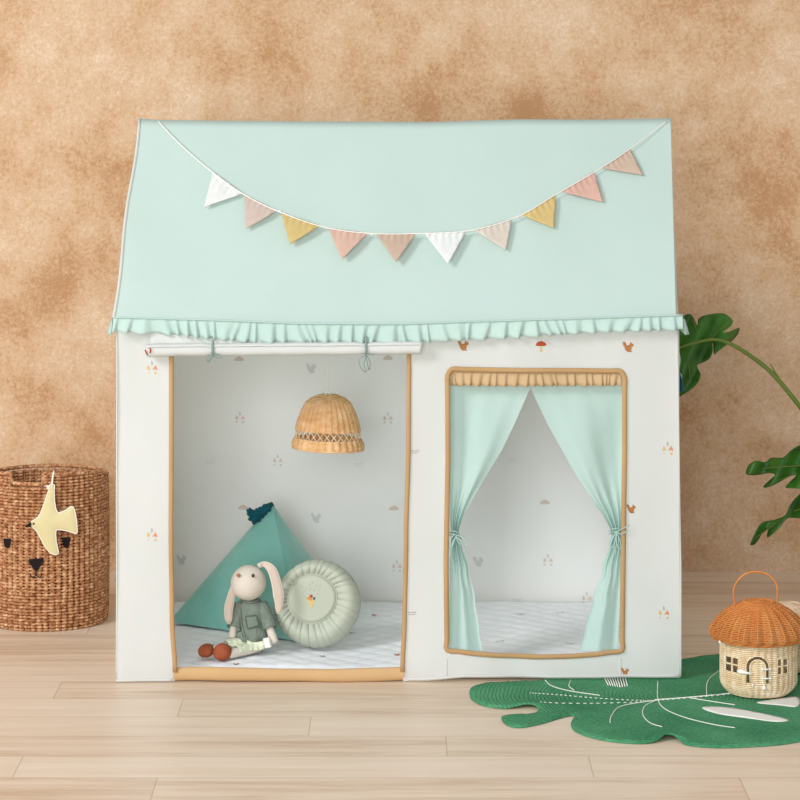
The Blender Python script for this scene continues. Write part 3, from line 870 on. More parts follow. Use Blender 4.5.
mb = MB(); mb.tube([at(x, y, BYF) for x, y in dens(bo, 2)], .0013, 6, closed=True); mb.build('edge_piping', 'white_felt', bird)
mb = MB()
bk = [bc(p) for p in [(64, 414), (28, 434), (30, 439), (64, 440)]]
mb.shape(bk, lambda x, y: at(x, y, BYF-.002), 1.5); mb.build('beak', 'black_felt', bird, solid=.004)
mb = MB(); p = bc((78, 421)); mb.blob(at(p[0], p[1], BYF-.0035), (.0026, .0014, .0026), nu=12, nv=8); mb.build('eye', 'dark', bird)
mb = MB()
pl = [bc(q) for q in [(186, 205), (184, 190), (186, 165), (190, 140)]]
mb.tube([at(pl[0][0], pl[0][1], BYF-.002), at(pl[1][0], pl[1][1], BYF-.002), at(pl[2][0], pl[2][1], BYF+.001), Vector((at(pl[3][0], pl[3][1], BYF).x, BYF+.003, .368)), Vector((at(pl[3][0], pl[3][1], BYF).x, BYF+.014, .372))], .0022, 6)
q = [bc(p) for p in [(150, 200), (172, 203), (166, 222), (154, 226)]]
mb.shape(q, lambda x, y: at(x, y, BYF-.003), 1.0)
mb.build('hanging_loop', 'white_felt', bird)

# ------------------------------------------------------------------ pyramid cushion
PA, PB, PC_ = Vector((-.53, .465, .0315)), Vector((-.222, .255, .0315)), Vector((-.125, .60, .0315))
PT = at(272, 503, .50)
mb = MB()
def face(a, b, c, bul, n=22):
    nn = (b-a).cross(c-a).normalized()
    cen = (PA+PB+PC_+PT)/4
    if nn.dot((a+b+c)/3-cen) < 0: nn = -nn
    vs = []; idx = {}
    for i in range(n+1):
        for j in range(n+1-i):
            k = n-i-j; w = (i/n, j/n, k/n)
            p = a*w[0]+b*w[1]+c*w[2]
            h = (27*w[0]*w[1]*w[2])
            e = 1
            p = p+nn*bul*(h**.6)
            # soften the corners
            idx[(i, j)] = len(vs); vs.append(p)
    fs = []
    for i in range(n):
        for j in range(n-i):
            fs.append((idx[(i, j)], idx[(i+1, j)], idx[(i, j+1)]))
            if j < n-i-1: fs.append((idx[(i+1, j)], idx[(i+1, j+1)], idx[(i, j+1)]))
    mb.add(vs, fs)
face(PA, PB, PT, .024); face(PB, PC_, PT, .018); face(PC_, PA, PT, .016); face(PA, PB, PC_, .001)
pyr = mb.build('pyramid_cushion', 'teal', weld=False)
mb = MB(); mb.tube([PB.lerp(PT, t/16) for t in range(17)], .0013, 6); mb.build('seam', 'teal', pyr)
tag(pyr, 'teal velvet pyramid cushion behind the bunny doll inside the tent', 'cushion')
mb = MB()
def ruffled(d): return 1+.16*math.sin(math.atan2(d.z, d.x)*7)+.1*math.sin(d.y*9+d.x*7)
Ry = Matrix.Rotation(-.55, 3, 'Y')
mb.blob(at(257, 516.5, .49), (.019, .014, .016), Ry, 28, 16, fn=ruffled)
mb.blob(at(264, 510.5, .492), (.017, .012, .012), Ry, 28, 16, fn=ruffled)
mb.tube([at(261, 513, .492), at(268, 507, .496), at(273, 504, .5)], lambda t: .012-.006*t, 10)
mb.blob(at(251, 513.5, .49), (.009, .012, .013), Ry, 20, 12, fn=ruffled)
lab(mb.build('tassel', 'petrol', pyr), 'dark petrol blue gathered tassel at the tip')

# ------------------------------------------------------------------ round pleated cushion
CR = .0955
RCC = at(317, 603.5, .205)
tl = math.radians(14)
Rc = Matrix.Rotation(-tl, 3, 'X')
cush = thing('round_cushion', 'round sage green cushion with gathered pleats and an ice cream motif', 'cushion', at(317, 648, .205))
pl_ph = [random.uniform(-.3, .3) for _ in range(60)]
NP = 34
rdp = random.Random(5); PLT = []; a_ = 0
while a_ < 2*PI:
    w_ = rdp.uniform(.13, .25); PLT.append((a_, w_, rdp.uniform(.6, 1), rdp.uniform(.8, 2.6))); a_ += w_
PLT[-1] = (PLT[-1][0], 2*PI-PLT[-1][0]+1e-6, .7, 1.5)
def rc_pt(th, r, front):
    s_ = r*CR; ri = .56; f = 0
    if r < ri:
        h = .036+.003*(1-(r/ri)**2)-.007*math.exp(-((r-ri)/.04)**2)
    else:
        t = (r-ri)/(1-ri)
        h = .029+.013*math.sin(PI*min(1, t*.9))
        h *= max(0, 1-t**3.0)**.5
        f = (1-math.exp(-t*25))
    th0 = th % (2*PI)
    for a, w_, dd, ln in PLT:
        if a <= th0 < a+w_: break
    q = (th0-a)/w_; c = (4*q*(1-q))**.45
    if r >= ri: f *= math.exp(-t*ln)*dd; edge = t
    else: edge = 0
    h += f*.0105*(c-1)
    s_ *= 1+.010*math.sin(th*4+1)+.012*math.sin(th*2+.5)-.018*(1-c)*dd*edge*edge
    y = -h if front else h*.8
    k = max(0, 1-r)/(1-ri) if r > ri else 1
    ox, oz = (-.0095*k, .009*k) if front else (0, 0)
    return RCC+Rc @ Vector((s_*math.cos(th)+ox, y, s_*math.sin(th)+oz))
mb = MB()
mb.grid(lambda u, v: rc_pt(u*2*PI, max(.001, v), True), 560, 50, wrap=True)
mb.grid(lambda u, v: rc_pt(u*2*PI, max(.001, v), False), 408, 24, wrap=True)
mb.build('cover', 'sage', cush)
mb = MB()
mb.tube([rc_pt(2*PI*i/90, .555, True)+Rc @ Vector((0, -.0012, 0)) for i in range(90)], .0013, 6, closed=True)
mb.build('seam', 'sage', cush)
def on_cush(px, py, off):
    p = at(px, py, RCC.y-.03); d = p-RCC
    return RCC+Rc @ Vector((d.x, -.039-off, d.z*1.03))
mb = MB()
cm = ['yellow_print', 'red_print', 'peach_print', 'dark_print', 'grey_print']
M['ice_orange'] = cloth('orange_thread', (222, 150, 70))
cm[2] = 'ice_orange'
mb.shape([(307.3, 604), (315, 604), (311.6, 612.5)], lambda x, y: on_cush(x, y, .0005), 1, 0)
for x, y, r_, m_ in ((308.3, 602, .0034, 2), (311.2, 600, .0034, 1), (314.2, 602.2, .0028, 3), (311, 603, .003, 2)):
    mb.blob(on_cush(x, y, .0006), (r_, .0014, r_), Rc, 12, 8, m_)
for q in [(306, 592), (309, 589), (312, 587), (316, 590), (319, 594), (304, 595), (318, 598), (310, 593), (314, 594), (320, 590), (302, 591)]:
    mb.blob(on_cush(q[0], q[1], .0003), (.0009, .0006, .0016), Rc, 6, 4, 4)
lab(mb.build('ice_cream_embroidery', cm, cush), 'small orange and red ice cream cone embroidery')

# ------------------------------------------------------------------ bunny doll
def seat_at(px, py, Y): return at(px, py, Y+.03)
bun = thing('bunny_doll', 'cream long-eared bunny doll in green coat and rust shoes, sitting on the play mat', 'doll', seat_at(250, 650, .13))
def loft(mb, secs, seg=20, mat=0, cap=True, wob=None):
    """secs: list of (centre, rx, ry) horizontal ellipses"""
    vs, fs = [], []
    for j, (c, rx, ry) in enumerate(secs):
        for i in range(seg):
            a = 2*PI*i/seg; w = wob(a, j/(len(secs)-1)) if wob else 1
            vs.append(Vector(c)+Vector((rx*w*math.cos(a), ry*w*math.sin(a), 0)))
    for j in range(len(secs)-1):
        for i in range(seg):
            a = j*seg+i; b = j*seg+(i+1) % seg
            fs.append((a, b, b+seg, a+seg))
    if cap:
        fs.append(tuple(range(seg))[::-1]); fs.append(tuple(range((len(secs)-1)*seg, len(secs)*seg)))
    mb.add(vs, fs, mat)
# body: one continuous skinned figure
bpts = [(250, 641, .125), (251, 620, .135), (251, 604, .14), (250, 596, .14),   # pelvis chest neck head-base
        (240, 607, .135), (234, 624, .12), (232, 639, .10),                      # left arm
        (262, 607, .135), (269, 626, .115), (275, 644, .095),                    # right arm
        (243, 644, .11), (226, 647, .085), (212, 650, .07),                      # left leg
        (258, 647, .105), (242, 651, .08), (227, 655, .055)]
brad = [.026, .022, .018, .011, .010, .0085, .009, .010, .009, .0105, .013, .010, .0095, .013, .011, .0105]
bedg = [(0, 1), (1, 2), (2, 3), (2, 4), (4, 5), (5, 6), (2, 7), (7, 8), (8, 9), (0, 10), (10, 11), (11, 12), (0, 13), (13, 14), (14, 15)]
me = bpy.data.meshes.new('body')
bw = WORLD[bun.name]
me.from_pydata([seat_at(*p)-bw for p in bpts], bedg, [])
bodyo = bpy.data.objects.new('body', me); COL.objects.link(bodyo); bodyo.parent = bun; WORLD[bodyo.name] = bw.copy()
me.materials.append(M['cream_plush'])
md = bodyo.modifiers.new('Skin', 'SKIN'); md.use_smooth_shade = True
for i, sv in enumerate(me.skin_vertices[0].data): sv.radius = (brad[i], brad[i]); sv.use_root = (i == 0)
md = bodyo.modifiers.new('Subdivision', 'SUBSURF'); md.levels = 2; md.render_levels = 2
HC = seat_at(248.5, 582.5, .122)
def headf(d):
    k = 1.0
    k += .10*max(0, -d.y*.75-d.x*.35-d.z*.35)**2        # muzzle
    k += .05*max(0, -d.z)**2*(1-abs(d.z))
    return k
mb = MB(); mb.blob(HC, (.0385, .037, .0375), None, 32, 20, fn=headf)
mb.tube([HC+Vector((0, .008, -.025)), HC+Vector((.001, .014, -.045))], .015, 12)
mb.build('head', 'cream_plush', bun)
def ear(pts, wid, name='ear', yoff=0):
    mb = MB()
    C = smooth_path([seat_at(*p) for p in pts], 6); n = len(C)
    W = [interp(wid, i/(n-1)) for i in range(n)]
    mb.tube(C, W, 14, 0, flat=.32, up=(0, 1, 0))
    mb2pts = [c+Vector((0, -.32*w*.55-.0006, 0)) for c, w in zip(C, W)]
    mb.tube(mb2pts[3:-1], [w*.72 for w in W][3:-1], 12, 1, flat=.16, up=(0, 1, 0))
    return mb.build(name, ['cream_plush', 'ear_pink'], bun)
ear([(240, 571, .130), (236, 580, .118), (231.5, 595, .104), (228.5, 610, .099), (229, 624, .097)], [(0, .003), (.25, .006), (.7, .0105), (.9, .0085), (1, .003)])
ear([(258, 566, .125), (265, 564.5, .112), (272.5, 571, .100), (277.5, 588, .093), (279, 602, .090), (278.5, 614, .089)], [(0, .005), (.15, .006), (.4, .0105), (.7, .0125), (.9, .0075), (1, .0025)])
mb = MB(); mb.blob(seat_at(253, 575.5, .0872), (.0036, .0024, .0042), None, 14, 10); mb.build('eye', 'dark', bun)
mb = MB(); mb.blob(HC+Vector((-.0345, .007, .009)), (.0022, .003, .0036), None, 14, 10); mb.build('eye', 'dark', bun)
mb = MB(); mb.blob(seat_at(238.4, 575.4, .0895), (.0046, .0036, .0044), None, 14, 10, fn=lambda d: 1-.3*max(0, -d.z)*abs(d.x)); mb.build('nose', 'nose', bun)
# coat
mb = MB()
secs = []
for py, cx, rx, ry, Y in [(597.5, 251, .0125, .0125, .138), (600.5, 251, .021, .018, .136), (605, 251, .030, .023, .134), (613, 251, .0335, .027, .132), (623, 250.5, .0355, .030, .130), (632, 250, .0385, .033, .128), (638.5, 249.5, .041, .035, .126)]:
    secs.append((seat_at(cx, py, Y), rx, ry))
loft(mb, secs, 40, 0, cap=False, wob=lambda a, t: 1+.03*t*math.sin(a*9))
for pts in ([(261, 604, .133), (266, 615, .122), (270, 628, .108)], [(241, 604, .133), (237, 615, .124), (234.5, 627, .112)]):
    C = smooth_path([seat_at(*p) for p in pts], 6); mb.tube(C, lambda t: .0125+.0035*t+.0008*math.sin(t*20), 18, 0)
coat = mb.build('coat', 'coat', bun, solid=.0016)
def on_coat(px, py, off=.0012):
    # front of the coat at this pixel
    tab = [(597, .0125, .0125, .138), (605, .030, .023, .134), (613, .0335, .027, .132), (623, .0355, .030, .130), (632, .0385, .033, .128), (639, .041, .035, .126)]
    rx = interp([(t[0], t[1]) for t in tab], py); ry = interp([(t[0], t[2]) for t in tab], py); Y = interp([(t[0], t[3]) for t in tab], py)
    x = (px-250.5)/460/rx; x = max(-.97, min(.97, x))
    return seat_at(px, py, Y-(ry+off)*math.sqrt(1-x*x))
def outline_tube(parent, name, polys, mat, r=.0007, closed=False):
    mb = MB()
    for q in polys: mb.tube(smooth_path([on_coat(x, y, .0022) for x, y in q], 4), r, 5)
    return mb.build(name, mat, parent)
outline_tube(coat, 'placket', [[(241.5, 599), (241, 612), (242.5, 625), (245.5, 637)], [(239, 600), (238.5, 612), (240, 624), (243, 637)]], 'coat_dark')
for q in ([(245.5, 616.5), (256.5, 615.5), (259, 626), (247.5, 628.5)], [(234.5, 622), (239.5, 621), (240, 631), (235.5, 632.5)]):
    mb = MB(); mb.shape(q, lambda x, y: on_coat(x, y, .0028), 1.5); mb.tube([on_coat(x, y, .0034) for x, y in dens(q, 2)], .0007, 5, 1, closed=True)
    mb.build('pocket', ['coat', 'coat_dark'], coat, solid=.0012)
outline_tube(coat, 'collar', [[(241, 599), (246, 602), (253, 602), (259, 599)]], 'coat', .0026)
# checked shorts with frilled hems
mb = MB()
secs = [(seat_at(250, 637, .128), .036, .032), (seat_at(250, 642, .127), .039, .034), (seat_at(250, 646.5, .126), .040, .035)]
loft(mb, secs, 60, 0, cap=False, wob=lambda a, t: 1+.04*t*math.sin(a*17))
for pts in ([(254, 645, .11), (246, 648.5, .09), (236, 650.5, .072)], [(246, 642, .11), (235, 643.5, .098), (226, 645, .088)]):
    C = smooth_path([seat_at(*p) for p in pts], 6)
    n = len(C); vs, fs = [], []
    seg = 48
    for i, c in enumerate(C):
        t = i/(n-1); tg = (C[min(i+1, n-1)]-C[max(i-1, 0)]).normalized(); u = Vector((0, 0, 1)); u = (u-tg*u.dot(tg)).normalized(); w = tg.cross(u)
        for k in range(seg):
            a = 2*PI*k/seg; r = .0138*(1+.07*t*math.sin(a*7))-.001*t
            vs.append(c+u*math.cos(a)*r*.8+w*math.sin(a)*r)
    for i in range(n-1):
        for k in range(seg): fs.append((i*seg+k, i*seg+(k+1) % seg, (i+1)*seg+(k+1) % seg, (i+1)*seg+k))
    mb.add(vs, fs)
def frill(u, v):
    px = 247+17*u; py = 640+8.5*v+2*math.sin(u*3)
    return seat_at(px, py, .092-.012*v+.0022*math.sin(u*19)*v)
mb.grid(frill, 60, 6)
mb.build('shorts', 'plaid', bun, solid=.0011)
mb = MB()
mb.grid(lambda u, v: seat_at(263+7*u+2*v, 638.5+10*v-1.5*u, .086-.008*v+.004*math.sin(u*7)), 10, 8)
lab(mb.build('care_tag', 'cord', bun, solid=.0008), 'white folded cloth tag at the hip')
def shoe(c, ax):
    mb = MB()
    mb.blob(c, ax, Matrix.Rotation(-.25, 3, 'Y'), 24, 16, fn=lambda d: 1+.08*max(0, d.z)-.08*max(0, -d.z)**2)
    return mb
s1 = shoe(seat_at(206.5, 651, .075), (.0185, .021, .0145)).build('shoe', 'rust', bun)
s2 = shoe(seat_at(222.5, 652.5, .058), (.0205, .021, .0185)).build('shoe', 'rust', bun)
for s_, p in ((s1, (213, 645.5, .058)), (s2, (227, 644.2, .045))):
    mb = MB()
    c = seat_at(*p)
    mb.tube(smooth_path([c+Vector((-.006, -.001, -.002)), c+Vector((-.002, -.006, .001)), c+Vector((.003, -.002, .003))], 4), .0009, 5)
    mb.build('lace', 'coat_dark', s_)

# ------------------------------------------------------------------ leaf rug
def fl(p): q = on_floor(p[0], p[1]); return (q.x, q.y)
rug_px = [(470, 697), (471, 689), (484, 684.5), (510, 682.5), (545, 681), (580, 674), (610, 668), (640, 664), (668, 662), (690, 659), (704, 656.5), (722, 656), (760, 659), (800, 656), (840, 660), (875, 672), (890, 692), (880, 716), (850, 731),
          (812, 740), (780, 745.5), (745, 748), (715, 748.5), (690, 746.5), (678, 742.5), (668, 740.5), (658, 743), (640, 744.5), (612, 742.5), (588, 737.5), (574, 731), (571, 724), (574, 716.5),
          (560, 719), (540, 725), (520, 728.5), (507, 726), (501.5, 719), (515, 716.5), (535, 714), (538, 711), (528, 708.5), (505, 709.5), (485, 707), (474, 702)]
rug_o = [fl(p) for p in rug_px]
rug_s = [(p.x, p.y) for p in smooth_path([Vector((x, y, 0)) for x, y in rug_o], 4, True)]
RH = .006
def lift(x, y):
    # curled-up edges by the two notches
    h = 0
    for (cx, cy), a, s in ((fl((530, 709)), .008, .035), (fl((668, 741)), .012, .03), (fl((505, 720)), .003, .04)):
        h += a*math.exp(-((x-cx)**2+(y-cy)**2*2)/(s*s))
    return h
mb = MB()
def rtop(x, y):
    d = edist(rug_s, x, y); return Vector((x, y, lift(x, y)+RH*(.45+.55*min(1, d/.006)**.5)))
mb.shape(rug_s, rtop, .014, 0)
mb.shape(rug_s, lambda x, y: Vector((x, y, .0006+lift(x, y))), .03, 0, flip=True)
lp = dens(rug_s, .014); n = len(lp)
vs = []; fs = []
for i, (x, y) in enumerate(lp): vs += [rtop(x, y), Vector((x, y, .0006+lift(x, y)))]
for i in range(n): j = (i+1) % n; fs.append((2*i, 2*j, 2*j+1, 2*i+1))
mb.add(vs, fs, 0)
veins = [[(530, 696), (560, 698), (600, 701.5), (640, 703.5), (658, 703.3), (700, 700), (740, 696)], [(540, 706), (590, 706.5), (640, 705), (658, 703.5)],
         [(545, 683), (552, 689), (570, 694), (600, 698.5)], [(571, 683), (569, 689), (574, 693)], [(610, 726), (612, 718), (622, 709), (655, 703.5)],
         [(662, 730), (650, 726), (643, 718), (645, 709), (656, 703.5)], [(658, 684), (658, 702), (665, 712), (686, 721), (715, 728), (735, 731)],
         [(707, 699), (707, 687), (712, 679), (722, 672)], [(690, 701), (715, 705), (735, 708)]]
mb2 = MB()
for k, vpx in enumerate(veins):
    pts = smooth_path([Vector((*fl(p), 0)) for p in vpx], 8)
    if k in (0, 1):     # running stitches
        for i in range(0, len(pts)-1):
            q = [pts[i], pts[i].lerp(pts[i+1], .5)]
            mb2.tube([Vector((a.x, a.y, RH+.0004+lift(a.x, a.y))) for a in q], .0010, 5)
            if k == 0 and i > 30:
                mb2.tube([Vector((a.x, a.y+.004, RH+.0008)) for a in (pts[i], pts[i+1])], .0011, 5)
    else:
        mb2.tube([Vector((a.x, a.y, RH+.0004+lift(a.x, a.y))) for a in pts], .0011, 5)
rug = mb.build('leaf_rug', 'rug')
tag(rug, 'green crocheted leaf-shaped rug with white vein stitching, partly under the tent', 'rug')
mb2.build('vein_stitching', 'cord', rug)
mb = MB()
for q in ([(702, 711), (725, 710.5), (758, 716), (788, 723), (776, 725), (748, 721.5), (718, 717)], [(757, 706), (772, 703), (795, 700), (800, 705), (796, 710), (780, 708.5)]):
    q2 = [(p.x, p.y) for p in smooth_path([Vector((*fl(p), 0)) for p in q], 4, True)]
    mb.shape(q2, lambda x, y: Vector((x, y, RH+.0008)), .008)
lab(mb.build('leaf_slit', 'cord', rug, solid=.0012), 'white leaf-hole patches')
mb = MB()
for i in range(9):
    a = fl((604+i*2.6, 680.5)); b = fl((608+i*2.4, 690-abs(i-5)*.4))
    mb.tube([Vector((a[0], max(a[1], -.012)-.012, RH+.002)), Vector(((a[0]+b[0])/2, (a[1]+b[1])/2-.004, RH+.002)), Vector((b[0], b[1]-.003, RH+.001))], .0013, 5)
lab(mb.build('thread_fringe', 'cord', rug), 'white thread fringe by the tent foot')

# ------------------------------------------------------------------ wicker mushroom houses
def mushroom_house(name, label, cx, cy, z0, k, capm, bodym, detail=True):
    h = thing(name, label, 'basket', (cx, cy, z0), None)
    R0 = .0795*k
    def wx(th): return math.cos(th)*R0      # x offset on the front
    def is_hole(th, z):
        if not detail or math.sin(th) > 0: return False
        x = wx(th)/k; zz = (z-z0)/k
        for xc in (-.061, .041):
            w = .0115
            if abs(x-xc) < w and abs(zz-.068) < .0165:
                if abs(x-xc) > .0016 and abs(zz-.068) > .0022: return True
        if zz > .068: d = math.hypot(x+.0115, zz-.068)
        elif zz > .034: d = abs(x+.0115)
        else: d = 0
        return .0165 < d < .0225
    mb = MB(); nr = 30; H = .118*k
    for i in range(nr+1):
        t = i/nr; z = z0+.002+H*t
        R = R0*(1-.22*max(0, 1-t/.22)**2.0+.0*t)
        weave_ring(mb, cx, cy, z, R, .0020*k, 72, 0, .0011*k, mask=(lambda th, zz: not is_hole(th, zz)) if detail else None, per=8 if detail else 4)
    for kk in range(36):
        th = 2*PI*kk/36
        run = []
        for q in range(41):
            t = q/40; z = z0+.002+H*t; R = R0*(1-.22*max(0, 1-t/.22)**2.0)-.0005
            if is_hole(th, z):
                if len(run) > 1: mb.tube(run, .0016*k, 5)
                run = []
            else: run.append(Vector((cx+R*math.cos(th), cy+R*math.sin(th), z)))
        if len(run) > 1: mb.tube(run, .0016*k, 5)
    for i in range(12): weave_ring(mb, cx, cy, z0+.003, .003+i*.0055*k, .003*k, 20, (i % 2)*PI, .0004, per=3)
    body = mb.build('woven_body', bodym, h)
    # cap
    cap = [(0, .192, .004), (.05, .192, .014), (.12, .190, .026), (.25, .184, .044), (.42, .172, .066), (.6, .156, .084), (.78, .138, .098), (.9, .126, .102), (1.0, .116, .096)]
    mb = MB(); n = 30
    for i in range(n+1):
        t = i/n
        R = interp([(a, c) for a, b, c in cap], t)*k; z = z0+interp([(a, b) for a, b, c in cap], t)*k
        rib = 22
        weave_ring(mb, cx, cy, z, (lambda th, R=R, t=t: R*(1+.05*min(1, t*3)*(abs(math.cos(th*rib/2))-.4))), (.0021-.0008*t)*k, 44, (i % 2)*PI, .0007*k, per=6)
    for kk in range(44):
        th = 2*PI*kk/44
        mb.tube([Vector((cx+interp([(a, c) for a, b, c in cap], q/24)*k*(1.0+(.03 if kk % 2 == 0 else -.02)*min(1, q/8))*math.cos(th), cy+interp([(a, c) for a, b, c in cap], q/24)*k*(1.0+(.03 if kk % 2 == 0 else -.02)*min(1, q/8))*math.sin(th), z0+interp([(a, b) for a, b, c in cap], q/24)*k)) for q in range(2, 25)], .0015*k, 5)
    mb.tube([Vector((cx+.0955*k*math.cos(a), cy+.0955*k*math.sin(a), z0+.1155*k)) for a in [2*PI*i/60 for i in range(60)]], .0024*k, 6, closed=True)
    nb = 100
    for ph in (0, PI):
        mb.tube([Vector((cx+(.030*k+.0018*math.cos(20*2*PI*i/nb+ph))*math.cos(2*PI*i/nb), cy+(.030*k+.0018*math.cos(20*2*PI*i/nb+ph))*math.sin(2*PI*i/nb), z0+.190*k+.0015*math.sin(20*2*PI*i/nb+ph))) for i in range(nb)], .002*k, 5, closed=True)
    lab(mb.build('mushroom_lid', capm, h), 'domed woven mushroom-cap lid')
    if detail:
        mb = MB()
        hw = .0455
        pts = [(-hw+.004, .172), (-hw+.002, .19), (-hw-.001, .21), (-hw+.006, .232), (-.022, .250), (0, .2555), (.024, .250), (hw-.004, .232), (hw, .21), (hw-.001, .19), (hw-.002, .172)]
        C = smooth_path([Vector((cx-.006+a, cy, z0+.172+(b-.172)*.93)) for a, b in pts], 8)
        mb.tube(C, .0020, 8)
        mb.tube([p+Vector((0, .0025, -.0016)) for p in C], .0015, 8)
        for sx in (-1, 1):
            c0 = Vector((cx-.006+sx*(hw-.002), cy, z0+.176))
            for j in range(3): mb.tube([c0+Vector((.0035*math.cos(a), .0035*math.sin(a), j*.003)) for a in [2*PI*i/10 for i in range(10)]], .0012, 5, closed=True)
        mb.build('handle', capm, h)
        def fr(x, z, off=.003):
            s = max(-.98, min(.98, x/R0)); return Vector((cx+x, cy-(R0+off)*math.sqrt(1-s*s), z0+z))
        # door with frame
        mb = MB()
        arch = [(-.0155-.0115, .034)]+[(-.0115+.0155*math.cos(a), .068+.0155*math.sin(a)) for a in [PI-PI*i/12 for i in range(13)]]+[(.0155-.0115, .034)]
        mb.tube([fr(x, z) for x, z in arch], .0016, 6)
        mb.tube([fr(x, .0335) for x in (-.029, -.02, -.01, 0, .0055)], .0016, 6)
        arch2 = [(-.0235-.0115, .034)]+[(-.0115+.0235*math.cos(a), .068+.0235*math.sin(a)) for a in [PI-PI*i/12 for i in range(13)]]+[(.0235-.0115, .034)]
        mb.tube([fr(x, z) for x, z in arch2], .0014, 6)
        door = mb.build('door', bodym, h)
        mb = MB()
        for z in (.065, .046):
            mb = MB(); mb.tube([fr(-.002, z, .004), fr(.006, z, .0055), fr(.014, z, .004)], .0016, 6); mb.blob(fr(-.002, z, .005), (.0026, .002, .0026)); mb.blob(fr(.014, z, .005), (.0022, .002, .0022)); mb.build('hinge', 'bead', door)
        mb = MB()
        mb.tube([fr(-.050, .057, .004), fr(-.040, .0565, .006), fr(-.024, .055, .005)], lambda t: .005-.003*t, 8)
        mb.blob(fr(-.044, .057, .005), (.007, .004, .0055))
        mb.build('toggle', 'bead', door)
        mb = MB()
        mb.blob(fr(.001, .027, .005), (.0042, .003, .004)); mb.tube([fr(.001, .033, .004), fr(.001, .027, .005), fr(.006, .022, .004)], .0016, 6)
        mb.build('latch_bead', 'bead', door)
        mb = MB(); mb.tube([fr(-.022, .034, .003), fr(-.022, .027, .004)], .0016, 6); mb.build('latch_bead', 'bead', door)
        for xc, w in ((-.061, .0115), (.041, .0115)):
            mb = MB()
            q = [(xc-w, .0515), (xc+w, .0515), (xc+w, .0845), (xc-w, .0845)]
            mb.tube([fr(x, z, .0015) for x, z in dens(q, .004)], .0013, 5, closed=True)
            mb.tube([fr(xc, .0515, .001), fr(xc, .068, .001), fr(xc, .0845, .001)], .0014, 5)
            mb.tube([fr(xc-w, .068, .001), fr(xc, .068, .001), fr(xc+w, .068, .001)], .0014, 5)
            mb.build('window', bodym, h)
        mb = MB()
        p0 = Vector((cx-.0835, cy-.045, z0+.1165))
        mb.blob(p0+Vector((0, 0, -.003)), (.005, .004, .004)); mb.blob(p0+Vector((.006, -.002, -.005)), (.004, .004, .004))
        mb.tube([p0+Vector((0, .008, .003)), p0+Vector((.002, 0, -.002)), p0+Vector((.007, -.002, -.006))], .0015, 6)
        lab(mb.build('toggle_bead', 'bead', h), 'white bead toggle at the lid edge')
    return h
c1 = on_floor(758.5, 691.5, .0088)
mushroom_house('mushroom_basket', 'small straw wicker house basket with orange mushroom lid and hoop handle on the leaf rug', c1.x, c1.y, .0088, .985, 'orange_wicker', 'straw')
c2 = on_floor(789, 668.5, .0088)
mushroom_house('mushroom_basket', 'beige mushroom-lidded basket half hidden behind the orange-lidded one', c2.x, c2.y, .0088, .735, 'pale_wicker', 'straw', detail=False)

# ------------------------------------------------------------------ monstera
def mc(p): return (660+.337*p[0], 290+.337*p[1])
mon = thing('monstera_plant', 'green split-leaf monstera plant reaching in from the right edge of the wall', 'plant', (1.22, .78, 0))
def leaf(poly, Yc, ribs, mid, curl=.05):
    q = [mc(p) for p in poly]
    q = [(v.x, v.y) for v in smooth_path([Vector((a, b, 0)) for a, b in q], 3, True)]
    cx = sum(p[0] for p in q)/len(q); cy = sum(p[1] for p in q)/len(q)
    def Yf(x, y): return Yc+curl*((x-cx)/40)**2-.03*((y-cy)/40)+.012*math.sin(x*.22+y*.1)
    mb = MB(); mb.shape(q, lambda x, y: at(x, y, Yf(x, y)), 2.6)
    lf = mb.build('leaf', 'leaf', mon, solid=.0012)
    mb = MB()
    for r in ribs:
        rr = [mc(p) for p in r]
        mb.tube(smooth_path([at(x, y, Yf(x, y)-.0014) for x, y in rr], 5), .0013, 5)
    mb.build('leaf_rib', 'stem', lf)
    return Yf
L1 = [(20, 150), (50, 130), (60, 95), (75, 74), (93, 73), (104, 92), (112, 104), (114, 86), (130, 76), (160, 70), (190, 70), (213, 86), (214, 102), (196, 118), (186, 126), (205, 124), (235, 112), (230, 132), (212, 152), (190, 168), (168, 186), (160, 190), (158, 165), (155, 155), (156, 180), (148, 202), (130, 214), (112, 221), (112, 232), (120, 250), (114, 272), (96, 292), (72, 308), (56, 316), (40, 300), (20, 280)]
Y1 = leaf(L1, .62, [[(40, 175), (80, 165), (120, 155), (160, 147)], [(150, 148), (175, 120), (205, 95)], [(120, 155), (110, 120), (92, 85)], [(80, 165), (85, 220), (92, 280)], [(150, 150), (185, 150), (222, 125)]], None)
L2 = [(257, 547), (262, 522), (285, 506), (312, 511), (330, 498), (365, 497), (390, 475), (420, 458), (460, 446), (520, 450), (560, 500), (540, 560), (480, 592), (400, 588), (372, 585), (400, 556), (404, 548), (380, 556), (350, 572), (325, 584), (306, 585), (328, 562), (342, 549), (325, 543), (290, 549)]
Y2 = leaf(L2, .70, [[(300, 530), (360, 525), (430, 520), (500, 520)], [(330, 575), (400, 545), (440, 525)]], None, .02)
L3 = [(268, 756), (280, 725), (303, 690), (340, 682), (372, 668), (385, 640), (410, 610), (450, 590), (520, 600), (540, 650), (500, 690), (430, 680), (395, 676), (375, 680), (352, 708), (318, 735), (322, 708), (304, 722), (284, 752)]
Y3 = leaf(L3, .74, [[(285, 735), (340, 695), (400, 655), (480, 640)]], None, .02)
mb = MB()
base = Vector((1.22, .78, .22))
st = [at(*mc((40, 178)), .618), at(*mc((100, 158)), .615), at(*mc((155, 147)), .612), at(*mc((200, 156)), .61), at(*mc((260, 190)), .62), at(*mc((330, 245)), .64), at(*mc((415, 345)), .66), at(*mc((520, 480)), .70), at(*mc((620, 680)), .75), base]
mb.tube(smooth_path(st, 6), lambda t: .003+.004*t, 8)
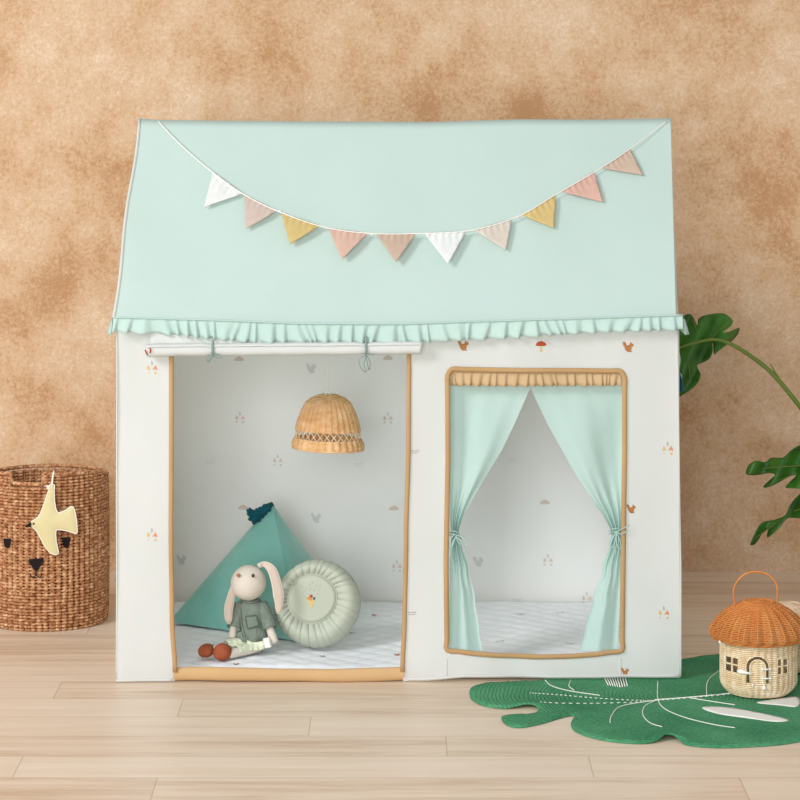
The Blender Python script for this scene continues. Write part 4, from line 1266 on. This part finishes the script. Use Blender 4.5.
mb.tube(smooth_path([at(*mc((328, 220)), .64), at(*mc((350, 258)), .64), at(*mc((395, 322)), .66)], 5), lambda t: .001+.003*t, 6)
mb.build('stem', 'stem', mon)
mb = MB(); mb.tube(smooth_path([at(*mc((470, 520)), .68), at(*mc((560, 600)), .72), at(*mc((620, 720)), .76), base], 5), .005, 8); mb.build('stem', 'stem', mon)
mb = MB(); mb.tube(smooth_path([at(*mc((460, 645)), .73), at(*mc((560, 700)), .75), base+Vector((.01, 0, 0))], 5), .005, 8); mb.build('stem', 'stem', mon)
mb = MB()
pr = [(0, 0), (.10, 0), (.115, .02), (.135, .2), (.14, .23), (.132, .23), (.126, .2), (0, .2)]
mb.grid(lambda u, v: Vector((1.22+pr[round(v*7)][0]*math.cos(2*PI*u), .78+pr[round(v*7)][0]*math.sin(2*PI*u), pr[round(v*7)][1])), 48, 7, wrap=True)
mb.build('pot', 'pot', mon)
mb = MB(); mb.blob((1.22, .78, .205), (.122, .122, .02)); mb.build('soil', 'soil', mon)

# ------------------------------------------------------------------ light
def area(name, loc, target, size, energy, col):
    l = bpy.data.lights.new(name, 'AREA'); l.energy = energy; l.size = size; l.color = col
    o = bpy.data.objects.new(name, l); COL.objects.link(o); o.location = loc
    o.rotation_euler = (Vector(target)-Vector(loc)).to_track_quat('-Z', 'Y').to_euler()
area('studio_softbox', (-4.6, -4.6, 3.9), (0.1, 0.4, .5), 2.0, 300, (.985, .99, 1))
area('added_front_fill', (-0.9, -6.6, 1.5), (-.1, .3, .3), 2.2, 215, (.985, .99, 1))  # unseen frontal fill, added to brighten the tent interior through the door
w = bpy.data.worlds.new('World'); scene.world = w; w.use_nodes = True
bg = w.node_tree.nodes['Background']; bg.inputs[0].default_value = (.96, .98, 1.0, 1); bg.inputs[1].default_value = 0.50

cam = bpy.data.cameras.new('camera'); co = bpy.data.objects.new('camera', cam); COL.objects.link(co)
co.location = (0, CY, CZ); co.rotation_euler = (PI/2, 0, 0)
cam.sensor_width = 36; cam.lens = 36*F/800; cam.shift_y = -(400-PY0)/800; cam.clip_end = 50
scene.camera = co
vs = scene.view_settings
vs.view_transform = 'Standard'; vs.look = 'None'; vs.gamma = 1; vs.use_curve_mapping = False; vs.exposure = 0.0
